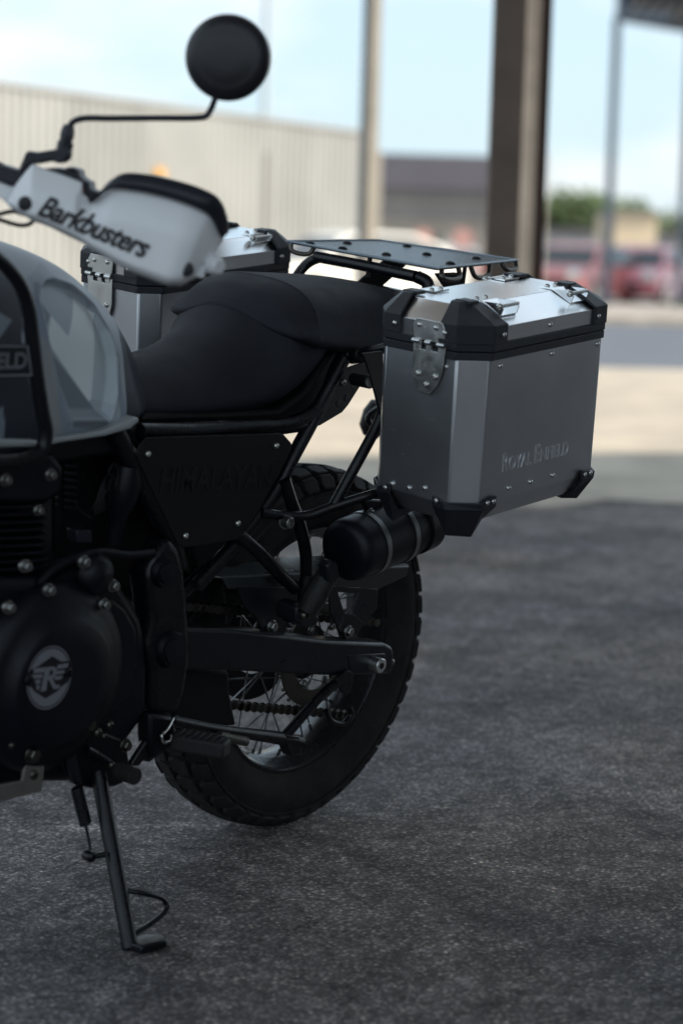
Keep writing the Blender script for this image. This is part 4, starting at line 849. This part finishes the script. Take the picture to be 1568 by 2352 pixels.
epoly('letter_gap', [(330, 1610), (348, 1608), (346, 1638), (322, 1645)], ebk, .0009)
for q in ((192, 1672), (447, 1622)): bolt('emblem_screw', E_(*q, .001), NY, .0072, cover, 'socket', M['engine'], .5)
# cylinder with cooling fins
cyl0 = prism('cylinder_head', BB([(-60, 1035), (120, 1035), (150, 1070), (150, 1130), (110, 1160), (-60, 1160)], y=-.150), (0, .2, 0), M['engine'], bike, bevel=.01)
prism('cylinder_block', BB([(-60, 1150), (95, 1150), (105, 1330), (-60, 1340)], y=-.10), (0, .14, 0), M['engine'], bike, bevel=.008)
for k in range(9):
    yy = 1166 + k * 18; prism('cooling_fin', BB([(-60, yy), (90, yy - 6), (112, yy - 14), (113, yy - 9), (92, yy + 0), (-60, yy + 5)], y=-.150), (0, .19, 0), M['engine'], bike, bevel=.001)
for a, r_ in (((13, 1102), .0068), ((116, 1090), .0068), ((88, 1172), .006)): bolt('engine_bolt', B(*a, y=-.153), NY, r_, bike, 'hex', M['dullbolt'], 1.4)
ft('oil_line', [(85, 1345), (120, 1310), (180, 1280), (235, 1268), (290, 1275), (350, 1270)], .0075, -.16, m=M['engine'])
for k in range(7): prism('cam_chain_link', BB([(150, 1065 + k * 16), (182, 1068 + k * 16), (180, 1078 + k * 16), (150, 1076 + k * 16)], y=-.13), (0, .02, 0), M['engine'], cyl0, bevel=.002)
G().lathe(B(285, 1110, y=-.13), (0, .1, -1), [(-.03, .004), (-.028, .018), (0, .026), (.03, .022), (.05, .014), (.09, .014)], 24).obj('fuel_injector', M['engine'], bike, smooth=True)
G().lathe(B(215, 1130, y=-.03), (-.6, -.5, .2), [(-.06, .03), (0, .034), (.03, .036), (.035, .02)], 24).obj('throttle_body', M['engine'], bike, smooth=True)
prism('engine_core', BB([(130, 1030), (330, 1020), (400, 1240), (350, 1420), (250, 1330), (130, 1330)], y=-.06), (0, .12, 0), M['black'], bike, bevel=.01)
for l_ in ([(262, 1100), (250, 1085), (262, 1065), (272, 1085), (266, 1120), (275, 1135)], [(170, 1150), (185, 1172), (210, 1190)], [(210, 1170), (230, 1150), (245, 1125)]): ft('cable', l_, .0016, -.145, m=M['black'])
prism('connector', BB([(175, 1218), (212, 1218), (214, 1248), (178, 1248)], y=-.13), (0, .02, 0), M['darkplastic'], bike, bevel=.002)
prism('frame_cradle', BB([(-60, 1800), (110, 1790), (250, 1795), (250, 1770), (110, 1760), (-60, 1770)], y=-.13), (0, .25, 0), M['frame'], bike, bevel=.006)
#@@TOP@@
# ---- handlebar, handguard, mirror
HG0, HG1 = Vector((-.925, -.20, 1.08)), Vector((-.775, -.425, 1.02))
hd = Vector((HG1.x - HG0.x, HG1.y - HG0.y, 0)).normalized(); hn = Vector((hd.y, -hd.x, 0))
if hn.x > 0: hn = -hn
PL = (HG0, hn)
def Z5(x, y): return (x * .35152, 330.7 + y * .35152)
def H(l, off=0.0): return [B(*Z5(*q), pl=(HG0 + hn * off, hn)) for q in l]
# shell as a ruled, bulging patch from bottom edge to top edge
topE = [(165, 185), (215, 130), (300, 163), (430, 207), (538, 250), (541, 322), (598, 374), (655, 335), (745, 284), (800, 286), (950, 305), (1120, 347), (1250, 390), (1372, 452), (1398, 530), (1415, 640)]
botE = [(225, 510), (262, 520), (330, 545), (420, 590), (500, 628), (540, 648), (600, 690), (650, 720), (730, 765), (790, 800), (880, 845), (1000, 890), (1100, 928), (1180, 930), (1262, 880), (1350, 742)]
topE = [(100, 270)] + topE; botE = [(62, 412)] + botE
def resamp(a, b, k):
    A = H(a); Bt = H(b); out = []
    for i in range(len(a) - 1):
        for j in range(k): out.append((A[i].lerp(A[i + 1], j / k), Bt[i].lerp(Bt[i + 1], j / k)))
    out.append((A[-1], Bt[-1])); return out
RS = resamp(topE, botE, 4); NVv = 24; v = []; nU = len(RS)
for i, (a, b) in enumerate(RS):
    u_ = i / (nU - 1)
    for j in range(NVv + 1):
        t = j / NVv; hh = (a - b).length; es = lambda q: math.sin(math.pi / 2 * min(1, q))
        bul = .024 * es(hh * t / .045) * es(hh * (1 - t) / .014); lowf = 0; wrap = -.055 * max(0, (u_ - .80) / .20) ** 2
        v.append(a.lerp(b, t) + hn * (bul + lowf + wrap))
f = [(i * (NVv + 1) + j, (i + 1) * (NVv + 1) + j, (i + 1) * (NVv + 1) + j + 1, i * (NVv + 1) + j + 1) for i in range(nU - 1) for j in range(NVv)]
hgd = mk('handguard', v, f, M['white'], bike, smooth=True, autos=60)
bvh = BVHTree.FromPolygons(v, f)
sm = hgd.modifiers.new('s', 'SOLIDIFY'); sm.thickness = .004; sm.offset = -1
# inner backbone of the guard
prism('guard_backbone', H([(-60, 225), (0, 240), (60, 275), (100, 275), (300, 360), (700, 560), (1150, 760), (1340, 800), (1330, 880), (1130, 830), (600, 620), (60, 405), (0, 350), (-60, 330)], -.012), -hn * .012, M['white'], hgd, bevel=.002)
# black spoiler above
topS = [(600, 366), (660, 318), (690, 265), (740, 225), (805, 183), (900, 188), (1000, 200), (1100, 222), (1200, 246), (1290, 275), (1380, 312), (1435, 350), (1465, 420), (1478, 540), (1455, 590)]
botS = [(602, 380), (660, 338), (745, 290), (775, 288), (800, 290), (880, 300), (960, 312), (1050, 335), (1120, 352), (1200, 378), (1270, 405), (1340, 440), (1376, 475), (1398, 560), (1416, 640)]
A_ = H(topS); Bs = H(botS); v2 = []; nS = len(topS)
for i in range(nS):
    u_ = i / (nS - 1); wrap = -.055 * max(0, (u_ - .70) / .30) ** 2
    for j in range(7):
        t = j / 6; v2.append(A_[i].lerp(Bs[i], t) + hn * (.020 * math.sin(math.pi * (.15 + .55 * t)) + wrap - .004))
f2 = [(i * 7 + j, (i + 1) * 7 + j, (i + 1) * 7 + j + 1, i * 7 + j + 1) for i in range(nS - 1) for j in range(6)]
spo = mk('spoiler', v2, f2, M['darkplastic'], hgd, smooth=True, autos=60, sub=1); sm = spo.modifiers.new('s', 'SOLIDIFY'); sm.thickness = .004
text_on('guard_word', 'Barkbusters', *H([(275, 452), (980, 742)]), .0265, hn, M['decal'], hgd, bvh=bvh, lift=.0022, shear=.35, offset=.025, spacing=.95)
for q in ((197, 386), (1232, 812)):
    p = H([q])[0]; h = bvh.ray_cast(p + hn * .2, -hn); p = h[0] if h[0] else p; bolt('guard_bolt', p, hn, .0095, hgd, 'rivet', M['decal'], .35)
p = H([(1345, 790)])[0] - hn * .03
G().lathe(p, (0, -1, -.1), [(-.02, .008), (-.01, .0125), (.012, .0125), (.018, .009)], 20).obj('bar_end', M['white'], hgd, smooth=True)
tube('bar_end_bolt', [p + Vector((0, 0, .03)), p], .003, M['white'], hgd)
# handlebar with switchgear behind the guard
hb0 = H([(-80, 170)])[0] - hn * .035; hb1 = p
hbm = hb0.lerp(hb1, .5)
bar = tube('handlebar', [hb0, hbm, hb1], .0115, M['frame'], bike, n=16, smooth=False)
tube('grip', [hb0.lerp(hb1, .55), hb0.lerp(hb1, .98)], .0165, M['peg'], bike, n=20, smooth=False)
prism('clutch_perch', H([(-40, 140), (20, 140), (110, 168), (105, 200), (165, 215), (235, 272), (228, 298), (150, 290), (100, 272), (60, 265), (-40, 235)], -.006), -hn * .03, M['darkplastic'], bike, bevel=.004, seg=3)
prism('mirror_clamp', H([(100, 215), (165, 60), (180, 45), (235, 55), (375, 32), (382, 0), (440, 0), (455, 70), (425, 122), (380, 128), (340, 112), (250, 130), (200, 135), (160, 172), (130, 270)], -.004), -hn * .022, M['darkplastic'], bike, bevel=.004, seg=3)
prism('switch_housing', H([(290, 160), (350, 155), (430, 165), (440, 148), (515, 172), (520, 210), (548, 235), (585, 250), (590, 300), (660, 318), (600, 372), (530, 345), (400, 260), (300, 190)], -.012), -hn * .035, M['darkplastic'], bike, bevel=.004, seg=3)
prism('amber_switch', H([(512, 288), (536, 284), (538, 325), (515, 328)], -.004), -hn * .01, M['amber'], bike, bevel=.001)
prism('kill_switch', H([(440, 150), (500, 160), (500, 185), (440, 178)], -.006), -hn * .02, M['darkplastic'], bike, bevel=.003)
tube('mirror_stem', H([(150 / .35152, (150 - 0) and (365 - 330.7) / .35152), (152 / .35152, (335 - 330.7) / .35152)], -.015)[:2], .0085, M['darkplastic'], bike, smooth=False)
def D(px, py, off=0): return B(px, py, pl=(HG0 + hn * off, hn))
G().lathe(D(146, 352, -.015), D(157, 298, -.015) - D(146, 352, -.015), [(-.005, .0075), (.0, .0105), (.014, .0105), (.015, .0085), (.020, .0085), (.021, .0095), (.030, .0085), (.036, .0062)], 8).obj('mirror_stem_nut', M['darkplastic'], bike, smooth=True)
arm = tube('mirror_arm', [D(152, 318, -.015), D(158, 298, -.015), D(166, 282, -.015), D(186, 273, -.015), D(260, 272, -.015), D(360, 271, -.015), D(455, 270, -.015), D(474, 266, -.015), D(484, 252, -.015), D(492, 232, -.012), D(497, 214, -.006), D(502, 190, 0)], .0040, M['darkplastic'], bike, n=12)
mc2_ = D(523, 132, -.012); mn = (MLI.to_3x3() @ (CAM - (ML @ mc2_))).normalized(); mn = (mn + Vector((-.10, .06, .04))).normalized()
mr = G().lathe(mc2_, mn, [(-.012, .0500), (-.006, .0530), (.0, .0527), (.006, .0500), (.010, .0455), (.0125, .0405), (.0135, .037), (.0135, .035), (.0155, .030), (.0165, .015), (.0168, .001)], 72).obj('mirror', M['mirror'], bike, smooth=True)
G().lathe(mc2_ - mn * .0115, -mn, [(0, .049), (.002, .048), (.0022, .001)], 48).obj('mirror_glass', M['glass'], mr, smooth=True)
for l_ in ([(-60, 470), (0, 458), (90, 440), (180, 460), (200, 430)], [(-60, 485), (0, 495), (80, 520), (150, 532), (200, 520), (235, 480), (240, 460)], [(250, 470), (275, 505), (300, 500)]): tube('cable', H(l_, -.02), .0028, M['black'], bike, n=8)
# ================================================================== PANNIERS
TI = rad(6.2)
def pannier(sy, label, group):
    o3 = Vector((-.168, sy * .338 * -1, .673))
    mw = BM @ Matrix.Translation(o3) @ Matrix.Rotation(-TI, 4, 'Y')
    pn = thing('pannier', label, 'pannier', mw, group)
    OFF[0] = Matrix.Diagonal((1.10, 1.0, 1.035, 1))
    inv = (Matrix.Translation(o3) @ Matrix.Rotation(-TI, 4, 'Y')).inverted()
    s = sy                                     # outer side is local y = -s*W
    Lx, W_, co_, ci = .338, .0975, .034, .026
    def Y(y): return y * s                     # authored with outer = negative
    def outline(gr=0.0, x0=0.0, x1=Lx):
        return [(x0 - gr, -W_ + co_), (x0 + co_, -W_ - gr), (x1 - co_, -W_ - gr), (x1 + gr, -W_ + co_), (x1 + gr, W_ - ci), (x1 - ci, W_ + gr), (x0 + ci, W_ + gr), (x0 - gr, W_ - ci)]
    def pris(name, levels, m, parent, **k):     # levels: list of (z, outline)
        g = G(); v = []; n_ = len(levels[0][1])
        for z, ol in levels: v += [(x, Y(y), z) for x, y in ol]
        f = [(a * n_ + i, a * n_ + (i + 1) % n_, (a + 1) * n_ + (i + 1) % n_, (a + 1) * n_ + i) for a in range(len(levels) - 1) for i in range(n_)] + [tuple(range(n_)), tuple(range((len(levels) - 1) * n_, len(levels) * n_))]
        return g.add(v, f).obj(name, m, parent, **k)
    lowo = [(.035, -W_ + co_ + .022), (.035 + .03, -W_ + .03), (Lx - .065, -W_ + .03), (Lx - .035, -W_ + co_ + .022), (Lx - .035, W_ - ci - .01), (Lx - .06, W_ - .012), (.06, W_ - .012), (.035, W_ - ci - .01)]
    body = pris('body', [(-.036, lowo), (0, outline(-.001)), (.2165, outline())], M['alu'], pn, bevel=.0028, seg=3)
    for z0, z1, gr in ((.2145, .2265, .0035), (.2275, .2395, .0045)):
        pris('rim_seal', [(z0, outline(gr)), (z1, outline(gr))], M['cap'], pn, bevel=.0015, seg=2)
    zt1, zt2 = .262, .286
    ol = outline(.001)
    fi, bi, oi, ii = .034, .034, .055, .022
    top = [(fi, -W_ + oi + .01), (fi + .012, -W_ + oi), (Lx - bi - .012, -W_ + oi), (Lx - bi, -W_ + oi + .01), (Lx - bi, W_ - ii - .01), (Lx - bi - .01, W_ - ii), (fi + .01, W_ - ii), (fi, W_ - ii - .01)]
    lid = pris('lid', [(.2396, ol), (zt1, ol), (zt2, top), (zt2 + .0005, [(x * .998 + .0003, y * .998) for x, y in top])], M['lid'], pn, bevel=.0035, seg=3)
    # corner caps of the lid: shells hugging chamfer corners
    def capc(ix, oy):                          # ix 0 front / 1 rear ; oy -1 outer / +1 inner
        e = .0035; c = co_ if oy < 0 else ci; ins = oi if oy < 0 else ii
        mx = (lambda x: x) if ix == 0 else (lambda x: Lx - x)
        wy_ = .030; wx_ = .030
        A = [(-e, -W_ + c + wy_), (-e, -W_ + c), (c, -W_ - e), (c + wx_, -W_ - e)]
        Tt = [(fi - .002, -W_ + ins + .022), (fi - .002, -W_ + ins + .006), (fi + .008, -W_ + ins - .004), (fi + .026, -W_ + ins - .004)]
        Tt2 = [(fi + .012, -W_ + ins + .024), (fi + .014, -W_ + ins + .016), (fi + .016, -W_ + ins + .010), (fi + .028, -W_ + ins + .006)]
        v = []
        for z, P in ((.2385, A), (zt1 + .003, A), (zt2 + .0035, Tt), (zt2 + .0045, Tt2)):
            for x, y in P: v.append((mx(x), Y(y if oy < 0 else -y), z))
        f = [(a * 4 + i, a * 4 + i + 1, (a + 1) * 4 + i + 1, (a + 1) * 4 + i) for a in range(3) for i in range(3)]
        o = mk('corner_cap', v, f, M['cap'], lid, smooth=False); sm = o.modifiers.new('s', 'SOLIDIFY'); sm.thickness = .005; sm.offset = 0
        b = o.modifiers.new('b', 'BEVEL'); b.width = .0012; b.segments = 2; b.limit_method = 'ANGLE'
        x_, y_ = A[0]; bolt('rivet', (mx(-e - .002), Y((-W_ + c + wy_ - .010) * (1 if oy < 0 else -1)), .252), (-1 if ix == 0 else 1, 0, 0), .0043, lid, 'rivet', M['chrome'])
        bolt('rivet', (mx(c + wx_ - .009), Y((-W_ - e - .002) * (1 if oy < 0 else -1)), .251), (0, Y(-1 if oy < 0 else 1), 0), .0043, lid, 'rivet', M['chrome'])
    for ix in (0, 1):
        for oy in (-1, 1): capc(ix, oy)
    # small black cleats on top of the lid corners
    for x, y in ((.045, -W_ + oi + .004), (.045, W_ - ii - .012), (Lx - .055, -W_ + oi + .008), (Lx - .055, W_ - ii - .012)):
        G().box((x - .008, min(Y(y - .014), Y(y + .014)), zt2 + .002), (x + .012, max(Y(y - .014), Y(y + .014)), zt2 + .0075)).obj('corner_cleat', M['cap'], lid, bevel=.0015)
    # tie-down rings
    def ring_(x, oy):
        ins = oi if oy < 0 else ii; g = G(); q = 1 if oy < 0 else -1
        yt = -W_ + ins; xa, xb = x - .018, x + .018
        slope = Vector((0, -ins, -(zt2 - zt1))).normalized()
        P = lambda x_, y_, z_: (x_, Y(y_ * q), z_)
        base = [P(xa, yt + .026, zt2 + .0035), P(xb, yt + .026, zt2 + .0035), P(xb, yt, zt2 + .0035), P(xa, yt, zt2 + .0035)]
        e = min(ins - .006, .040); lo_y = yt + slope.y * e; lo_z = zt2 + .003 + slope.z * e
        v = base + [P(xb, lo_y, lo_z), P(xa, lo_y, lo_z)]
        o = mk('tie_ring', v, [(0, 1, 2, 3), (3, 2, 4, 5)], M['lid'], pn); sm = o.modifiers.new('s', 'SOLIDIFY'); sm.thickness = .0022
        lug = .018 if oy < 0 else .010; pz = zt2 + .004
        for xx in (xa, xb):
            tri = [P(xx, yt - .004, zt2 + .003), P(xx, lo_y, lo_z), P(xx, lo_y - .004, lo_z + lug * .55), P(xx, lo_y + .012 - .008, pz - .001 + .001)]
            k = mk('ring_lug', tri + [(a + .0018, b, c) for a, b, c in tri], [(0, 1, 2, 3), (4, 5, 6, 7), (0, 1, 5, 4), (1, 2, 6, 5), (2, 3, 7, 6), (3, 0, 4, 7)], M['lid'], o)
        c1 = Vector(P(xa - .003, lo_y + .001, lo_z + lug * .75)); c2 = Vector(P(xb + .004, lo_y + .001, lo_z + lug * .75))
        cyl('ring_pin', c1, c2, .0030, M['steel'], o); bolt('rivet', c1, (-1, 0, 0), .0052, o, 'socket', M['chrome'])
        for dx_ in (-.010, .010): bolt('rivet', P(x + dx_, yt + .016, zt2 + .0045), (0, 0, 1), .0045, o, 'rivet', M['chrome'])
    for x in (.092, Lx - .078):
        for oy in (-1, 1): ring_(x, oy)
    # hinge on the front face
    hy = -.012 if sy > 0 else -.012; xh = -.0065
    up_ = [(-.036, .258), (-.030, .266), (.026, .266), (.032, .258), (.030, .240), (.024, .236), (.024, .224), (.012, .224), (.012, .236), (.002, .236), (.002, .224), (-.010, .224), (-.010, .236), (-.024, .236), (-.024, .243), (-.038, .243)]
    dn = [(-.040, .232), (-.024, .232), (-.024, .222), (-.010, .222), (-.010, .232), (.002, .232), (.002, .222), (.014, .222), (.014, .232), (.030, .232), (.030, .188), (.025, .172), (.010, .158), (-.010, .158), (-.026, .174), (-.034, .192)]
    sc2 = .86
    hp = prism('hinge_plate', [(xh, Y(hy + y * sc2), z) for y, z in up_], (.0022, 0, 0), M['steel'], pn, bevel=.0005)
    dp = prism('hinge_plate', [(xh + .001, Y(hy + y * sc2), z) for y, z in dn], (.0022, 0, 0), M['steel'], pn, bevel=.0005)
    for a, b in ((-.040, -.024), (-.010, .002), (.014, .030)): cyl('hinge_knuckle', (xh - .001, Y(hy + a * sc2), .2335), (xh - .001, Y(hy + b * sc2), .2335), .0036, M['steel'], dp)
    for y, z in ((-.018, .257), (.018, .257)): bolt('rivet', (xh, Y(hy + y * sc2), z), (-1, 0, 0), .0042, hp, 'rivet', M['chrome'])
    for y, z in ((-.022, .186), (.016, .186), (-.003, .172)): bolt('screw', (xh + .001, Y(hy + y * sc2), z), (-1, 0, 0), .0046, dp, 'socket', M['chrome'])
    bolt('rivet', (0, Y(-.045), .202), (-1, 0, 0), .004, body, 'rivet', M['chrome'])
    # rivets on the body
    for x, z in ((.058, .204), (Lx * .53, .206), (Lx - .045, .206), (.098, .014), (.150, .014), (.205, .014)): bolt('rivet', (x, Y(-W_), z), (0, Y(-1), 0), .0042, body, 'rivet', M['chrome'])
    for y, z in ((.045, .006), (.012, .006), (-.018, .012)): bolt('rivet', (0, Y(y), z + .004), (-1, 0, 0), .0042, body, 'rivet', M['chrome'])
    bolt('rivet', (Lx * .5, Y(-W_ - .001), .251), (0, Y(-1), 0), .0042, lid, 'rivet', M['chrome'])
    # bottom corner guards
    def foot_(ix, oy):
        e = .003; c = co_ if oy < 0 else ci; mx = (lambda x: x) if ix == 0 else (lambda x: Lx - x); q = 1 if oy < 0 else -1
        wy_, wx_ = .026, .030
        rows_ = [[(-e, -W_ + c + wy_, .010), (-e, -W_ + c + .004, .004), (c - .002, -W_ - e, .004), (c + wx_, -W_ - e, .010)],
                 [(-e, -W_ + c + wy_, -.004), (-e, -W_ + c + .002, -.006), (c, -W_ - e, -.006), (c + wx_, -W_ - e, -.006)],
                 [(.022, -W_ + c + wy_ - .004, -.034), (.020, -W_ + c + .016, -.052 + .010 * ix), (c + .006, -W_ + .020, -.052 + .010 * ix), (c + wx_ - .006, -W_ + .018, -.028)],
                 [(.05, -W_ + c + wy_, -.040), (.05, -W_ + c + .02, -.043), (c + .02, -W_ + .04, -.043), (c + wx_ - .006, -W_ + .04, -.036)]]
        v = [(mx(x), Y(y * q), z) for R4 in rows_ for x, y, z in R4]
        f = [(a * 4 + i, a * 4 + i + 1, (a + 1) * 4 + i + 1, (a + 1) * 4 + i) for a in range(3) for i in range(3)]
        o = mk('corner_guard', v, f, M['cap'], pn, smooth=False); sm = o.modifiers.new('s', 'SOLIDIFY'); sm.thickness = .005; sm.offset = 0
        b = o.modifiers.new('b', 'BEVEL'); b.width = .0012; b.segments = 2; b.limit_method = 'ANGLE'
        bolt('rivet', (mx(-e - .002), Y((-W_ + c + wy_ - .008) * q), .0035), (-1 if ix == 0 else 1, 0, 0), .0042, o, 'rivet', M['chrome'])
        for dx_ in (.010, .024): bolt('rivet', (mx(c + wx_ - dx_ + .003), Y((-W_ - e - .002) * q), .0025), (0, Y(-q), 0), .0042, o, 'rivet', M['chrome'])
    for ix in (0, 1):
        for oy in (-1, 1): foot_(ix, oy)
    OFF[0] = Matrix.Identity(4)
    return pn, body, inv, s, W_
def scuffs(pn, body, seed):                  # fine scratches and paint-transfer specks on the front faces of the near box
    rn = random.Random(seed); g = G(); OFF[0] = Matrix.Diagonal((1.10, 1.0, 1.035, 1))
    for _ in range(34):
        y = rn.uniform(-.058, .062); z = rn.uniform(.02, .205); L_ = rn.choice((.0006, .0008, .0011)); a = rn.uniform(-.5, .5); w_ = .00028 if L_ > .002 else .0006
        d = Vector((0, math.cos(a), math.sin(a))) * L_; q = Vector((0, -math.sin(a), math.cos(a))) * w_; c = Vector((-.0002, y, z)); g.add([c - d - q, c + d - q, c + d + q, c - d + q], [(0, 1, 2, 3)])
    for _ in range(14):
        u_ = rn.uniform(.1, .9); z = rn.uniform(.02, .205); p = Vector((0, -.0635, 0)).lerp(Vector((.034, -.0975, 0)), u_) + Vector((-.00015, -.00015, z)); d = Vector((.7071, -.7071, rn.uniform(-.2, .2))) * rn.choice((.0006, .0009)); g.add([p - d, p + d, p + d + Vector((0, 0, .0007)), p - d + Vector((0, 0, .0007))], [(0, 1, 2, 3)])
    prop(g.obj('scratch', mat('scratch_bright', (.50, .52, .54), .5, .5), body), kind='stuff'); OFF[0] = Matrix.Identity(4)
near_p = pannier(1, 'aluminium pannier nearest the camera, hung over the rear wheel with its outer side in view', 'aluminium panniers')
far_p = pannier(-1, 'aluminium pannier on the far side, half hidden behind the handguard and seat', 'aluminium panniers')
pn, body, inv, s_, W_ = near_p
scuffs(pn, body, 3)
def toL(px, py): return inv @ B(px, py, y=-.338 - W_)
pal = mat('pressed_alu', (.80, .81, .83), .42, .7)
for w_, a_, b_, h_ in (('R', 0, .085, .0285), ('OYAL', .095, .43, .021), ('E', .475, .555, .0285), ('NFIELD', .57, 1.0, .021)):
    text_on('pressed_letters', w_, (.086 + .176 * a_, -W_, .044), (.086 + .176 * b_, -W_, .044), h_, (0, -1, 0), pal, body, lift=.0007, outline=.014)
